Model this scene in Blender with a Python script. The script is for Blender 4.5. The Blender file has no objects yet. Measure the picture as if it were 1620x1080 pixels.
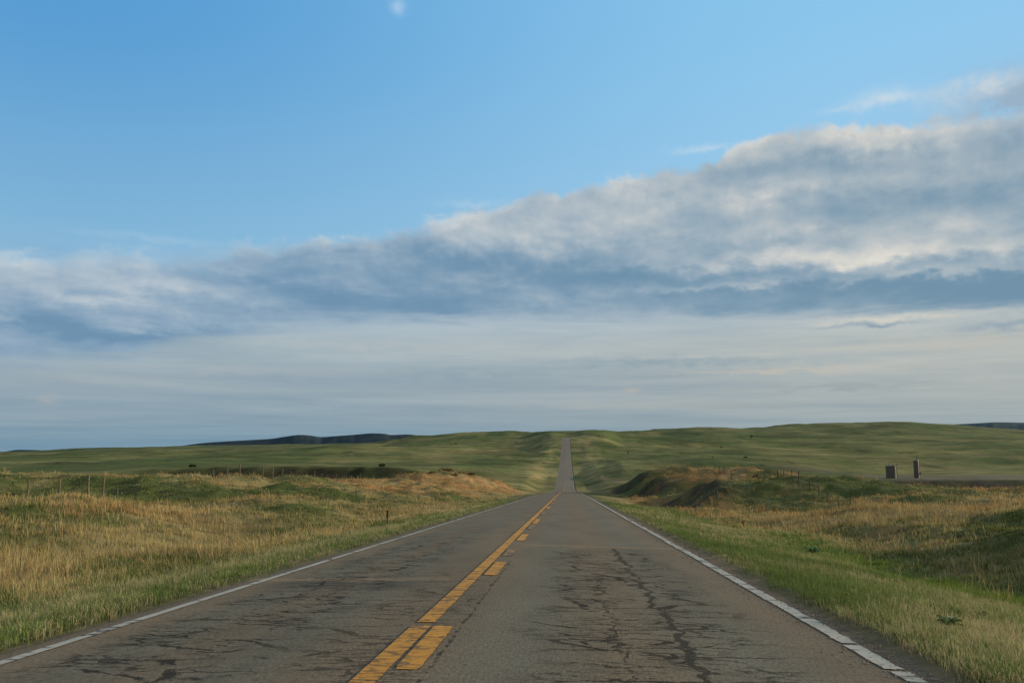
import bpy, bmesh, math, random
import numpy as np
from mathutils import Vector, Matrix

random.seed(7)
RNG = np.random.default_rng(11)
S = bpy.context.scene
COL = S.collection
F, CX, CY = 1260.0, 810.0, 540.0
PITCH = math.atan(160.0 / F)
YAW = math.atan(87.0 * math.cos(PITCH) / F)
EYE = 1.30

# ------------------------------------------------------------------ survey helper
# bearing / height of a landmark from its sight line and its estimated distance
_R = (Matrix.Rotation(YAW, 3, 'Z') @ Matrix.Rotation(math.pi / 2 + PITCH, 3, 'X'))
def sight(px, row):
    return _R @ Vector(((px - CX) / F, (CY - row) / F, -1.0))
def locate(px, row, y):
    d = sight(px, row); t = y / d.y
    return d.x * t, y, EYE + d.z * t
def azel(px, row):
    d = sight(px, row).normalized()
    return math.degrees(math.atan2(d.x, d.y)), math.degrees(math.asin(d.z))

# ------------------------------------------------------------------ noise
_perm = np.random.default_rng(3).permutation(4096)
_ang = np.random.default_rng(4).random(4096) * 2 * np.pi
_gx, _gy = np.cos(_ang), np.sin(_ang)
def perlin(x, y):
    x = np.asarray(x, float); y = np.asarray(y, float)
    xi = np.floor(x).astype(int); yi = np.floor(y).astype(int)
    xf = x - xi; yf = y - yi
    u = xf * xf * xf * (xf * (xf * 6 - 15) + 10); v = yf * yf * yf * (yf * (yf * 6 - 15) + 10)
    def g(ix, iy, dx, dy):
        h = _perm[(_perm[ix & 4095] + iy) & 4095]
        return _gx[h] * dx + _gy[h] * dy
    a = g(xi, yi, xf, yf); b = g(xi + 1, yi, xf - 1, yf)
    c = g(xi, yi + 1, xf, yf - 1); d = g(xi + 1, yi + 1, xf - 1, yf - 1)
    return ((a + u * (b - a)) * (1 - v) + (c + u * (d - c)) * v) * 1.5
def fbm(x, y, n=4, gain=0.5):
    s = 0; a = 1; t = 0
    for i in range(n):
        s = s + a * perlin(x * 2 ** i + 17.3 * i, y * 2 ** i - 9.1 * i); t += a; a *= gain
    return s / t * 1.4
def sstep(a, b, x):
    t = np.clip((np.asarray(x, float) - a) / (b - a), 0, 1); return t * t * (3 - 2 * t)
def pchip(xk, yk, x):
    xk = np.array(xk, float); yk = np.array(yk, float)
    h = np.diff(xk); dl = np.diff(yk) / h; m = np.zeros_like(yk)
    m[0] = dl[0]; m[-1] = dl[-1]
    for i in range(1, len(xk) - 1):
        if dl[i - 1] * dl[i] > 0:
            w1 = 2 * h[i] + h[i - 1]; w2 = h[i] + 2 * h[i - 1]
            m[i] = (w1 + w2) / (w1 / dl[i - 1] + w2 / dl[i])
    x = np.clip(x, xk[0], xk[-1])
    i = np.clip(np.searchsorted(xk, x, side='right') - 1, 0, len(xk) - 2)
    t = (x - xk[i]) / h[i]
    return ((1 + 2 * t) * (1 - t) ** 2 * yk[i] + t * (1 - t) ** 2 * h[i] * m[i]
            + t * t * (3 - 2 * t) * yk[i + 1] + t * t * (t - 1) * h[i] * m[i + 1])

# ------------------------------------------------------------------ lie of the land
SLOPE = -66.0 / F
_ry = [-60, 0, 40, 90, 150, 200, 250, 290, 350, 420, 508, 640, 745, 775, 830, 900, 1100, 1500, 2500, 12000]
_rz = [60*-SLOPE, 0, 40*SLOPE, 90*SLOPE, -7.95, -10.75, -13.6, -15.0, -15.0, -13.0, -10.8, -2.6, 5.4, 6.2, 6.4, 8.5, 16.6, 13, 6, 0]
def road_z(y): return pchip(_ry, _rz, np.asarray(y, float))

RL, RR = -4.56, 2.76           # pavement edges
# hand-surveyed near banks: (x, y, height above the road's slope line)
pts = []
for y in (2, 10, 20, 35, 50, 70, 95, 120, 150, 180):
    pts += [(-4.7, y, 0.0), (-7.8, y, -0.34 if y < 100 else -0.2)]
    k = 1.0 if y <= 60 else max(0.0, 1 - (y - 60) / 110.0)
    pts += [(3.1, y, -0.03), (5.6, y, -0.04 - 0.32 * k), (9.3, y, -0.06 - 0.9 * k)]
pts += [(-14, 8, 0.1), (-24, 8, .5), (-14, -8, .1), (-30, 22, .5), (-11, 22, -.25), (-17, 30, .40), (-25, 35, .48), (-20, 26, .42),
        (-28, 44, -.55), (-22, 43, -.5), (-33, 47, .0), (-33, 55, .1), (-40, 60, .55), (-53, 75, 1.95), (-47, 85, 1.95), (-46, 69, 1.75), (-38, 69, 1.35), (-75, 85, 2.0),
        (-60, 52, .7), (-60, 64, 1.7), (-31.5, 80, 1.65), (-17.7, 45, .1), (-24, 62, .85), (-30, 95, 1.6), (-16, 50, 0), (-23.6, 75, .8),
        (-28, 120, 1.85), (-21, 90, .65), (-12, 52, -.15), (-22, 140, 3.6), (-17, 110, 1.0), (-17, 155, 3.2), (-13, 170, 1.0), (-11, 130, .0), (-26, 155, 2.2),
        (-40, 120, 1.0), (-45, 150, -.5), (-60, 110, .5), (-80, 150, -1.0), (-30, 180, -.6), (-90, 60, 2.0)]
pts += [(12.5, 21.6, -.75), (16.5, 28, -.1), (17.5, 36, -.25), (18, 20, .5), (25, 20, .6), (30, 32, .5), (12.8, 33, -.9), (20, 50, -.05), (26, 65, .3), (38, 95, 1.0),
        (26, 45, .1), (40, 70, .5), (57, 100, .8), (12, 37, -.87), (20, 62, -.87), (23, 72, -.6), (28, 87, 1.0), (35, 110, 1.7), (37, 125, 2.1),
        (10.8, 45, -1.0), (15.6, 65, -.9), (18, 75, -.7), (19, 85, .45), (22.8, 95, 1.1), (27.6, 115, 2.1), (30, 130, 2.6), (15.5, 88, .75), (12, 85, -.55),
        (9, 62, -.8), (12.5, 95, -.3), (19.6, 135, 1.8), (21.8, 150, 3.3), (15, 140, 1.6), (12, 130, -.2), (9, 110, -.4), (12.3, 152, 1.2), (14.3, 172, 3.2), (8, 165, .1), (20, 178, 3.0),
        (10, 182, .0), (45, 150, 1.0), (60, 150, -.5), (70, 120, .6), (90, 80, 1.0), (90, 160, -2), (45, 30, .8), (14, 5, .3), (22, 2, .5), (11, 8, -.8)]
pts = np.array(pts)
SX = 2.0
def _U(r2): return np.where(r2 > 1e-9, r2 * np.log(r2 + 1e-12), 0)
def _tps_fit(P):
    n = len(P); X = np.c_[P[:, 0] * SX, P[:, 1]]
    d2 = ((X[:, None] - X[None]) ** 2).sum(-1) / 400.0
    K = _U(d2) + np.eye(n) * 0.02
    Q = np.c_[np.ones(n), X / 20.0]
    A = np.block([[K, Q], [Q.T, np.zeros((3, 3))]])
    w = np.linalg.solve(A, np.r_[P[:, 2], 0, 0, 0])
    return X, w
def _tps(fit, x, y):
    X, w = fit; n = len(X)
    x = np.clip(np.asarray(x, float), -95, 95); y = np.clip(np.asarray(y, float), -12, 190)
    xs = x * SX
    out = w[n] + w[n + 1] * xs / 20.0 + w[n + 2] * y / 20.0
    for i in range(n):
        out = out + w[i] * _U(((xs - X[i, 0]) ** 2 + (y - X[i, 1]) ** 2) / 400.0)
    return out
_fitL = _tps_fit(pts[pts[:, 0] < 0]); _fitR = _tps_fit(pts[pts[:, 0] > 0])

# far country: for each sight line, (distance, row of the ground there)
fan = {
 -500: [(150, 770), (205, 757), (260, 752), (400, 737), (700, 726), (1200, 719), (2500, 714), (4500, 713), (9000, 708)],
 0:   [(150, 770), (205, 757), (225, 752), (260, 748), (400, 736), (700, 726), (1200, 720), (2500, 715.5), (4500, 715), (9000, 716)],
 160: [(150, 770), (205, 757), (215, 755), (228, 747), (260, 744), (400, 734), (700, 724), (1200, 715), (1900, 708), (2600, 711), (9000, 710)],
 250: [(150, 770), (205, 757), (215, 756), (226, 740.0), (260, 740), (400, 733), (700, 722), (1200, 713), (1900, 707), (2600, 711), (9000, 710)],
 350: [(150, 770), (205, 757), (215, 756), (224, 738.3), (260, 738), (400, 731), (700, 719), (1200, 710), (1900, 704.5), (2600, 709), (9000, 710)],
 470: [(150, 770), (205, 758), (215, 757), (223, 738.3), (260, 738), (400, 732), (700, 715), (1200, 708.5), (1800, 703), (2600, 708), (9000, 710)],
 600: [(150, 772), (205, 758), (215, 757), (223, 739), (260, 738.5), (400, 733), (700, 713), (1100, 706), (1500, 700.5), (2200, 706), (9000, 708)],
 660: [(150, 772), (205, 758), (216, 757), (224, 743), (260, 741), (400, 734), (700, 711), (1000, 700), (1400, 689.3), (2000, 694), (9000, 705)],
 760: [(150, 774), (205, 765), (280, 757), (300, 748), (400, 738), (600, 719), (900, 699), (1300, 686), (1800, 691), (9000, 705)],
 830: [(150, 776), (205, 774), (280, 763), (330, 755), (400, 743), (500, 730), (700, 706), (1000, 690), (1300, 683), (1800, 690), (9000, 705)],
 870: [(150, 777), (205, 777), (290, 769), (420, 744), (508, 729), (640, 707), (760, 694), (1100, 682), (1500, 690), (9000, 700)],
 897: [(150, 777), (205, 776), (290, 770), (420, 743), (508, 730), (640, 707), (760, 692.5), (850, 690.5), (1100, 681.3), (1500, 690), (9000, 700)],
 925: [(150, 776), (205, 776), (290, 770), (350, 754), (420, 741), (508, 729), (640, 707), (760, 693), (1100, 681.5), (1500, 690), (9000, 700)],
 955: [(150, 772), (205, 773), (290, 766), (340, 755), (365, 747), (420, 738), (508, 727), (640, 710), (760, 696), (1100, 682.2), (1500, 688), (9000, 700)],
 985: [(150, 765), (205, 766), (290, 762), (340, 751), (370, 739), (420, 733), (550, 722), (800, 701), (1100, 688), (1500, 684.5), (2200, 690), (9000, 700)],
 1050: [(150, 760), (205, 763), (290, 756), (360, 746), (400, 733), (550, 721), (800, 702), (1100, 692), (1600, 679), (2200, 686), (9000, 700)],
 1115: [(150, 760), (205, 762), (290, 756), (360, 746), (400, 732), (550, 721), (800, 703), (1100, 692), (1600, 675.8), (2200, 684), (9000, 700)],
 1190: [(150, 760), (205, 762), (290, 757), (360, 746), (400, 733), (550, 721), (800, 703), (1100, 692), (1600, 678.6), (2200, 684), (9000, 700)],
 1260: [(150, 762), (205, 763), (290, 758), (360, 748), (400, 736), (550, 722), (800, 704), (1100, 692), (1600, 671.8), (2200, 680), (9000, 700)],
 1340: [(150, 764), (205, 768), (288, 768), (300, 757), (335, 755), (400, 742), (550, 722), (800, 704), (1100, 691), (1600, 670.5), (2200, 680), (9000, 700)],
 1415: [(150, 766), (205, 772), (288, 775), (298, 758.5), (325, 755), (345, 753), (400, 744), (550, 722), (800, 704), (1100, 690), (1600, 667.8), (2200, 678), (9000, 700)],
 1490: [(150, 768), (205, 774), (286, 777), (297, 759), (330, 753.5), (400, 745), (550, 722), (800, 704), (1100, 692), (1600, 672), (2200, 681), (9000, 700)],
 1560: [(150, 770), (205, 775), (285, 778), (297, 759), (335, 752), (400, 743), (550, 721), (800, 703), (1100, 693), (1600, 677), (2200, 682), (9000, 700)],
 1640: [(150, 772), (205, 776), (285, 778), (297, 759), (335, 752), (400, 740), (550, 720), (800, 703), (1100, 695), (1600, 682), (2200, 685), (9000, 700)],
 2100: [(150, 772), (205, 776), (285, 778), (297, 759), (335, 752), (400, 740), (550, 720), (800, 703), (1100, 695), (1600, 684), (2200, 686), (9000, 700)],
}
_fb = []; _fl = []
for px in sorted(fan):
    d = sight(px, 715); _fb.append(d.x / d.y)
    ys = [a for a, b in fan[px]]; zs = [locate(px, b, a)[2] for a, b in fan[px]]
    _fl.append((np.log(ys), zs))
_fb = np.array(_fb)
def far_z(x, y):
    shape = np.shape(x); x = np.ravel(x); y = np.maximum(np.ravel(y), 150.0)
    y = y + 4.0 * fbm(x / 13., y / 40., 3) * sstep(190, 205, y) * (1 - sstep(240, 280, y))
    b = x / y; b = b + .012 * fbm(x / 60., y / 70., 3) * sstep(14, 60, np.abs(x)) + .004 * fbm(x / 25., y / 25., 2) * sstep(8, 20, np.abs(x))
    b = np.clip(b, _fb[0], _fb[-1]); ly = np.log(y)
    i = np.clip(np.searchsorted(_fb, b, side='right') - 1, 0, len(_fb) - 2)
    t = (b - _fb[i]) / (_fb[i + 1] - _fb[i]); t = t * 0.5 + 0.5 * t * t * (3 - 2 * t)
    out = np.zeros_like(b)
    for k in range(len(_fb) - 1):
        m = i == k
        if m.any():
            a = pchip(*_fl[k], ly[m]); c = pchip(*_fl[k + 1], ly[m])
            out[m] = a + (c - a) * t[m]
    return out.reshape(shape)

FACES = [(14.5, 5.0, 2.0, 82, 104, 5), (13.0, 5.5, 2.7, 122, 142, 5), (12.2, 5.0, 2.4, 150, 172, 4), (13.6, 3.2, .35, 17, 31, 4)]
def land_z(x, y):
    x, y = np.broadcast_arrays(np.asarray(x, float), np.asarray(y, float))
    rz = road_z(y)
    near = SLOPE * y + np.where(x < -0.8, _tps(_fitL, x, y), _tps(_fitR, x, y))
    out_d = np.maximum(np.maximum(RL - x, x - RR), 0)
    hum = sstep(2.0, 9.0, out_d)
    for xc, wd, hh, ya, yb, sf in FACES:
        near = near + hh * (sstep(xc - wd / 2, xc + wd / 2, x + 1.2 * fbm(y / 7., 2.2 + xc, 2)) - .5) * sstep(ya - sf, ya + sf, y) * (1 - sstep(yb - sf, yb + sf, y)) * (1 - sstep(xc + 12, xc + 30, x)) * sstep(6, 9, x)
    near = near + hum * (np.where(x > 0, .34 + .30 * sstep(72, 88, y), .62) * fbm(x / 6.5, y / 8.0, 3) + (0.20 + .14 * sstep(42, 55, y) * (x < 0)) * fbm(x / 2.1, y / 2.6, 3) + .5 * (np.abs(fbm(x / 9. + 30, y / 12., 2)) - .3) * sstep(8, 14, out_d)) + 0.025 * fbm(x / .6, y / .6, 2) * sstep(.2, 1, out_d)
    far = far_z(x, y)
    ay = np.maximum(y, 1)
    far = far + sstep(6, 30, out_d) * (1.0 * fbm(x / 45., y / 60., 3) * sstep(170, 330, y) + 3.4 * fbm(x / 130., y / 170. + 5, 4) * sstep(260, 700, y) + 1.1 * np.abs(fbm(x / 55. + 9, y / 80., 3)) * sstep(260, 500, y) + sstep(30, 110, out_d) * (2.4 + ay * .0012) * fbm(x / 240. + 2, y / 78. + x / 900., 3) * sstep(300, 480, y) * (1 - sstep(1100, 1500, y))
                                       + np.clip(ay * 0.0012, 0, 5) * fbm(x / 420. + 3, y / 500., 3) * sstep(500, 1200, y) + .25 * fbm(x / 9., y / 9., 2))
    pad = sstep(95, 108, x) * sstep(292, 300, y) * (1 - sstep(330, 350, y)) * (1 - sstep(220, 240, x))
    w = sstep(150, 195, y)
    z = near * (1 - w) + far * w
    z = z * (1 - pad) + pad * (locate(1410, 756, 307)[2])
    cw = 4.0 + 8 * sstep(150, 300, y)
    keep = 1 - sstep(.3, 1, out_d / cw) * 1.0
    keep = np.where(y < 150, (1 - sstep(0, .5, out_d)), keep) * (1 - sstep(780, 840, y))
    z = z * (1 - keep) + rz * keep
    inside = sstep(0.0, 0.35, np.minimum(x - RL, RR - x))
    return z - 0.07 * inside * (1 - sstep(800, 830, y)) - 0.25 * sstep(.5, 1, inside) * sstep(60, 200, y) * (1 - sstep(790, 820, y))

# ------------------------------------------------------------------ what grows where (0 green .. 1 dry), orange share, lime share
def dryness(x, y):
    n = fbm(x / 9. + 40, y / 14., 4); n2 = fbm(x / 2.6, y / 3.2 + 9, 3)
    L = x < -0.8
    dl = RL - x; dr = x - RR
    left = 0.62 + 0.85 * n + 0.50 * n2
    left -= 0.75 * np.exp(-(((x + 22) / 8.) ** 2 + ((y - 70) / 11.) ** 2))
    left -= 1.0 * np.exp(-(((x + 34) / 8.) ** 2 + ((y - 57) / 10.) ** 2))
    left -= 0.60 * np.exp(-(((x + 43) / 14.) ** 2 + ((y - 66) / 9.) ** 2))
    left += .35 * sstep(74, 80, y) * (1 - sstep(88, 95, y)) * sstep(30, 38, -x)
    left += .3 * np.exp(-((x + 18) / 6.) ** 2 - ((y - 34) / 7.) ** 2)
    left -= 0.30 * np.exp(-(((x + 15) / 4.) ** 2 + ((y - 24) / 4.) ** 2))
    left += 0.40 * sstep(82, 108, y) * sstep(-34, -26, x)
    left = left * sstep(1.6, 3.2, dl + .6 * n2) + (0.28 + .35 * n2 + .35 * n + .5 * np.exp(-((dl - 1.5 - .3 * n) / .4) ** 2)) * (1 - sstep(1.6, 3.2, dl + .6 * n2))
    right = 0.46 + 0.70 * n + 0.45 * n2
    right += 0.75 * np.exp(-(((x - 17) / 7.) ** 2 + ((y - 50) / 15.) ** 2))
    right += 0.35 * np.exp(-(((x - 13) / 3.) ** 2 + ((y - 95) / 30.) ** 2))
    right -= 0.55 * np.exp(-(((x - 25) / 9.) ** 2 + ((y - 88) / 13.) ** 2))
    right -= 0.45 * np.exp(-(((x - 16) / 5.) ** 2 + ((y - 27) / 9.) ** 2))
    right += 0.60 * np.exp(-(((x - 24) / 6.) ** 2 + ((y - 145) / 24.) ** 2)) - .5 * sstep(8, 10, x) * (1 - sstep(14, 17, x)) * sstep(110, 120, y) * .6 - .3 * np.exp(-((x - 15) / 3.5) ** 2 - ((y - 92) / 12.) ** 2) + .4 * sstep(100, 130, y) * sstep(25, 35, x)  # cutbank faces also greened to stand in for their shade
    verge = 0.42 + .6 * n2 + .5 * n - .30 * np.exp(-((dr - .7) / .6) ** 2)
    vr = 1 - sstep(4.6, 6.0, dr + .5 * n2)
    right = right * (1 - vr) + verge * vr
    d = np.where(L, left, right)
    return np.clip(d, 0, 1)
def orange(x, y):
    n = fbm(x / 6. + 80, y / 10. + 3, 3)
    o = 0.02 + 1.15 * n + 0.40 * sstep(70, 120, y)
    o = np.where(x < 0, o + .25 * sstep(80, 110, y) - .25 * (1 - sstep(25, 50, y)), o + .6 * np.exp(-((x - 22) / 6.) ** 2 - ((y - 145) / 22.) ** 2))
    o = np.where(x > 0, o + .30 * sstep(35, 55, y), o)
    return np.clip(o * sstep(2.5, 7, np.maximum(RL - x, x - RR)), 0, 1)
def lime(x, y):
    c = 9.4 + .5 * np.sin(y * .21) + .4 * fbm(x / 3., y / 5., 2)
    return np.exp(-((x - c) / 1.5) ** 2) * (1 - sstep(34, 60, y)) + .55 * np.exp(-((x - 9) / 1.3) ** 2) * np.exp(-((y - 70) / 16.) ** 2)

C_TAN = np.array([.370, .295, .140]); C_ORG = np.array([.390, .235, .098]); C_GRN = np.array([.078, .108, .026])
C_GRY = np.array([.155, .165, .068]); C_LIME = np.array([.135, .198, .038]); C_VG = np.array([.128, .176, .054]); C_PALE = np.array([.40, .355, .190])
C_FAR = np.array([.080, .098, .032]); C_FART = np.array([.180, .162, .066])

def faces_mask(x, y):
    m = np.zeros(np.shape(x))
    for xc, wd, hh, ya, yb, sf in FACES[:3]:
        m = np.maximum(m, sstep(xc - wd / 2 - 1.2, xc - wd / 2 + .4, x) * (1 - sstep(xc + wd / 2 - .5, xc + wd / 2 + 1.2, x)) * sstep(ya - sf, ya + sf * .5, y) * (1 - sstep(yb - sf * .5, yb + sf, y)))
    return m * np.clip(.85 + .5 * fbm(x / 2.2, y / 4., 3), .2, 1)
# ------------------------------------------------------------------ node helpers
def new_mat(name):
    m = bpy.data.materials.new(name); m.use_nodes = True
    m.node_tree.nodes.clear(); return m, NT(m.node_tree)
class NT:
    def __init__(s, t): s.t = t
    def n(s, kind, **kw):
        nd = s.t.nodes.new(kind)
        for k, v in kw.items(): setattr(nd, k, v)
        return nd
    def put(s, sock, v):
        if isinstance(v, bpy.types.NodeSocket): s.t.links.new(v, sock)
        elif v is not None:
            if hasattr(sock.default_value, '__len__') and not hasattr(v, '__len__'): v = (v, v, v)
            if hasattr(sock.default_value, '__len__') and len(sock.default_value) == 4 and len(v) == 3: v = (*v, 1)
            sock.default_value = v
    def m(s, op, a, b=None, c=None, clamp=False):
        nd = s.n('ShaderNodeMath', operation=op, use_clamp=clamp)
        for i, v in enumerate((a, b, c)):
            if v is not None: s.put(nd.inputs[i], v)
        return nd.outputs[0]
    def add(s, a, b): return s.m('ADD', a, b)
    def sub(s, a, b): return s.m('SUBTRACT', a, b)
    def mul(s, a, b): return s.m('MULTIPLY', a, b)
    def ss(s, a, b, x):
        nd = s.n('ShaderNodeMapRange', interpolation_type='SMOOTHSTEP')
        s.put(nd.inputs[0], x); s.put(nd.inputs[1], a); s.put(nd.inputs[2], b); return nd.outputs[0]
    def lin(s, a, b, x, c=0., d=1.):
        nd = s.n('ShaderNodeMapRange'); s.put(nd.inputs[0], x); s.put(nd.inputs[1], a); s.put(nd.inputs[2], b); s.put(nd.inputs[3], c); s.put(nd.inputs[4], d)
        return nd.outputs[0]
    def mix(s, f, a, b, mode='MIX'):
        nd = s.n('ShaderNodeMix', data_type='RGBA', blend_type=mode)
        s.put(nd.inputs[0], f); s.put(nd.inputs[6], a); s.put(nd.inputs[7], b); return nd.outputs[2]
    def vec(s, x, y, z=0.):
        nd = s.n('ShaderNodeCombineXYZ')
        for i, v in enumerate((x, y, z)): s.put(nd.inputs[i], v)
        return nd.outputs[0]
    def sep(s, v):
        nd = s.n('ShaderNodeSeparateXYZ'); s.put(nd.inputs[0], v); return nd.outputs
    def noise(s, v, scale=1., detail=4., rough=.5, dist=0., dim='3D'):
        nd = s.n('ShaderNodeTexNoise', noise_dimensions=dim); s.put(nd.inputs['Vector'], v)
        nd.inputs['Scale'].default_value = scale; nd.inputs['Detail'].default_value = detail
        nd.inputs['Roughness'].default_value = rough; nd.inputs['Distortion'].default_value = dist
        return nd.outputs['Fac']
    def vmul(s, v, k):
        nd = s.n('ShaderNodeVectorMath', operation='MULTIPLY'); s.put(nd.inputs[0], v); s.put(nd.inputs[1], k); return nd.outputs[0]
    def vadd(s, v, k):
        nd = s.n('ShaderNodeVectorMath', operation='ADD'); s.put(nd.inputs[0], v); s.put(nd.inputs[1], k); return nd.outputs[0]
    def curve(s, x, ptsxy, x0, x1, y0, y1):
        nd = s.n('ShaderNodeFloatCurve'); c = nd.mapping.curves[0]
        P = [((a - x0) / (x1 - x0), (b - y0) / (y1 - y0)) for a, b in sorted(ptsxy)]
        c.points[0].location = P[0]; c.points[1].location = P[-1]
        for p in P[1:-1]: c.points.new(*p)
        nd.mapping.update()
        s.put(nd.inputs['Value'], s.lin(x0, x1, x))
        return s.lin(0., 1., nd.outputs[0], y0, y1)
    def bump(s, h, strength, dist):
        nd = s.n('ShaderNodeBump'); nd.inputs['Strength'].default_value = strength; nd.inputs['Distance'].default_value = dist
        s.put(nd.inputs['Height'], h); return nd.outputs[0]
    def bsdf(s, col, rough=.8, metal=0., normal=None, spec=.3):
        b = s.n('ShaderNodeBsdfPrincipled'); s.put(b.inputs['Base Color'], col); s.put(b.inputs['Roughness'], rough)
        s.put(b.inputs['Metallic'], metal); b.inputs['Specular IOR Level'].default_value = spec
        if normal is not None: s.put(b.inputs['Normal'], normal)
        o = s.n('ShaderNodeOutputMaterial'); s.t.links.new(b.outputs[0], o.inputs[0]); return b
def simple_mat(name, col, rough=.7, metal=0., var=.25, scale=6., spec=.3):
    m, t = new_mat(name); g = t.n('ShaderNodeTexCoord').outputs['Object']
    n = t.noise(g, scale, 4, .6)
    c = t.mix(t.lin(.3, .7, n), tuple(v * (1 - var) for v in col), tuple(min(1, v * (1 + var)) for v in col))
    t.bsdf(c, rough, metal, spec=spec); return m

# ------------------------------------------------------------------ mesh helpers
def fast_mesh(name, verts, faces_list, mat, cols=None, smooth=True, parent=None):
    """faces_list: list of int arrays (n,k)"""
    me = bpy.data.meshes.new(name); verts = np.asarray(verts, np.float32)
    me.vertices.add(len(verts)); me.vertices.foreach_set('co', verts.ravel())
    loops = np.concatenate([f.ravel() for f in faces_list]).astype(np.int32)
    tot = np.concatenate([np.full(len(f), f.shape[1], np.int32) for f in faces_list])
    st = np.concatenate([[0], np.cumsum(tot)[:-1]]).astype(np.int32)
    me.loops.add(len(loops)); me.loops.foreach_set('vertex_index', loops)
    me.polygons.add(len(tot)); me.polygons.foreach_set('loop_start', st)
    try: me.polygons.foreach_set('loop_total', tot)
    except Exception: pass
    me.update(calc_edges=True)
    me.polygons.foreach_set('use_smooth', np.full(len(tot), smooth))
    if cols is not None:
        a = me.attributes.new('Col', 'FLOAT_COLOR', 'POINT')
        a.data.foreach_set('color', np.c_[cols, np.ones(len(cols))].astype(np.float32).ravel())
    me.materials.append(mat)
    o = bpy.data.objects.new(name, me); COL.objects.link(o)
    if parent: o.parent = parent
    return o
def grid_faces(nx, ny):
    i = np.arange(nx - 1)[None, :] + np.arange(ny - 1)[:, None] * nx
    i = i.ravel(); return np.c_[i, i + 1, i + nx + 1, i + nx]
def obj(name, bm, mat, parent=None, smooth=False):
    me = bpy.data.meshes.new(name); bm.to_mesh(me); bm.free(); me.materials.append(mat)
    if smooth:
        for p in me.polygons: p.use_smooth = True
    o = bpy.data.objects.new(name, me); COL.objects.link(o)
    if parent: o.parent = parent
    return o
def thing(name, label, cat, loc, rotz=0, group=None):
    o = bpy.data.objects.new(name, None); COL.objects.link(o)
    o.location = loc; o.rotation_euler = (0, 0, rotz); o.empty_display_size = .3
    tag(o, label, cat, group); return o
def tag(o, label=None, cat=None, group=None, kind=None):
    if label: o['label'] = label
    if cat: o['category'] = cat
    if group: o['group'] = group
    if kind: o['kind'] = kind
def add_cyl(bm, p0, p1, r0, r1=None, n=12, caps=True, wob=0.):
    r1 = r0 if r1 is None else r1
    p0 = Vector(p0); p1 = Vector(p1); d = (p1 - p0).normalized()
    a = d.orthogonal().normalized(); b = d.cross(a); R = []
    for p, r in ((p0, r0), (p1, r1)):
        R.append([bm.verts.new(p + (a * math.cos(t) + b * math.sin(t)) * r * (1 + random.uniform(-wob, wob))) for t in [2 * math.pi * k / n for k in range(n)]])
    for k in range(n): bm.faces.new((R[0][k], R[0][(k + 1) % n], R[1][(k + 1) % n], R[1][k]))
    if caps:
        bm.faces.new(R[0][::-1]); bm.faces.new(R[1])
def add_lathe(bm, prof, n=40, c=(0, 0, 0)):
    R = [[bm.verts.new((c[0] + r * math.cos(2 * math.pi * k / n), c[1] + r * math.sin(2 * math.pi * k / n), c[2] + z)) for k in range(n)] for r, z in prof]
    for i in range(len(R) - 1):
        for k in range(n): bm.faces.new((R[i][k], R[i][(k + 1) % n], R[i + 1][(k + 1) % n], R[i + 1][k]))
    bm.faces.new(R[0][::-1]); bm.faces.new(R[-1])
def add_box(bm, c, s, bev=0.):
    r = bmesh.ops.create_cube(bm, size=1); vs = r['verts']
    for v in vs: v.co = Vector(c) + Vector((v.co.x * s[0], v.co.y * s[1], v.co.z * s[2]))
    if bev:
        es = list({e for v in vs for e in v.link_edges}); bmesh.ops.bevel(bm, geom=es, offset=bev, segments=1, affect='EDGES')
def tube_path(bm, P, r, n=5):
    prev = None
    for i, p in enumerate(P):
        d = (P[min(i + 1, len(P) - 1)] - P[max(i - 1, 0)]).normalized(); a = d.orthogonal().normalized()
        a = Vector((0, 0, 1)).cross(d).normalized(); b = d.cross(a)
        ring = [bm.verts.new(p + (a * math.cos(t) + b * math.sin(t)) * r) for t in [2 * math.pi * k / n for k in range(n)]]
        if prev:
            for k in range(n): bm.faces.new((prev[k], prev[(k + 1) % n], ring[(k + 1) % n], ring[k]))
        prev = ring

# ------------------------------------------------------------------ ground
def axis(core0, core1, step, far0, far1, g):
    a = list(np.arange(core0, core1 + 1e-6, step)); s = step
    while a[-1] < far1: s *= g; a.append(a[-1] + s)
    s = step; b = [core0]
    while b[-1] > far0: s *= g; b.append(b[-1] - s)
    return np.array(b[1:][::-1] + a)
m_ground, t = new_mat('ground_soil_and_thatch')
_pos = t.n('ShaderNodeNewGeometry').outputs['Position']
_at = t.n('ShaderNodeAttribute', attribute_name='Col').outputs['Color']
_far = t.ss(150., 420., t.sep(_pos)[1])
n1 = t.noise(_pos, 1.3, 5, .65); n2 = t.noise(_pos, 9., 3, .6); n3 = t.noise(_pos, .09, 6, .68)
n4 = t.noise(t.vmul(_pos, (.6, .8, 1.)), .022, 8, .70)
v = t.add(t.mul(t.sub(n1, .5), .9), t.mul(t.sub(n2, .5), .7))
n5 = t.ss(.60, .72, t.noise(t.vmul(_pos, (.030, .016, .0)), 1., 6, .62, .3)); v = t.sub(v, t.mul(t.mul(n5, .6), _far))  # dark streaks paint the shade of small terraces on far slopes
n6 = t.ss(.60, .70, t.noise(t.vmul(_pos, (.16, .05, .0)), 1., 5, .6)); v = t.sub(v, t.mul(t.mul(n6, .45), _far))
v = t.add(v, t.mul(t.sub(n3, .5), 1.1)); v = t.add(v, t.mul(t.mul(t.sub(n4, .5), 2.6), _far))
gain = t.m('MAXIMUM', t.add(1., v), .25)
hue = t.mix(t.lin(.35, .68, n3), (.86, 1.06, .9), (1.18, .98, 1.05))
c = t.mix(1., t.mix(1., _at, hue, 'MULTIPLY'), t.vec(gain, gain, gain), 'MULTIPLY')
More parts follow.
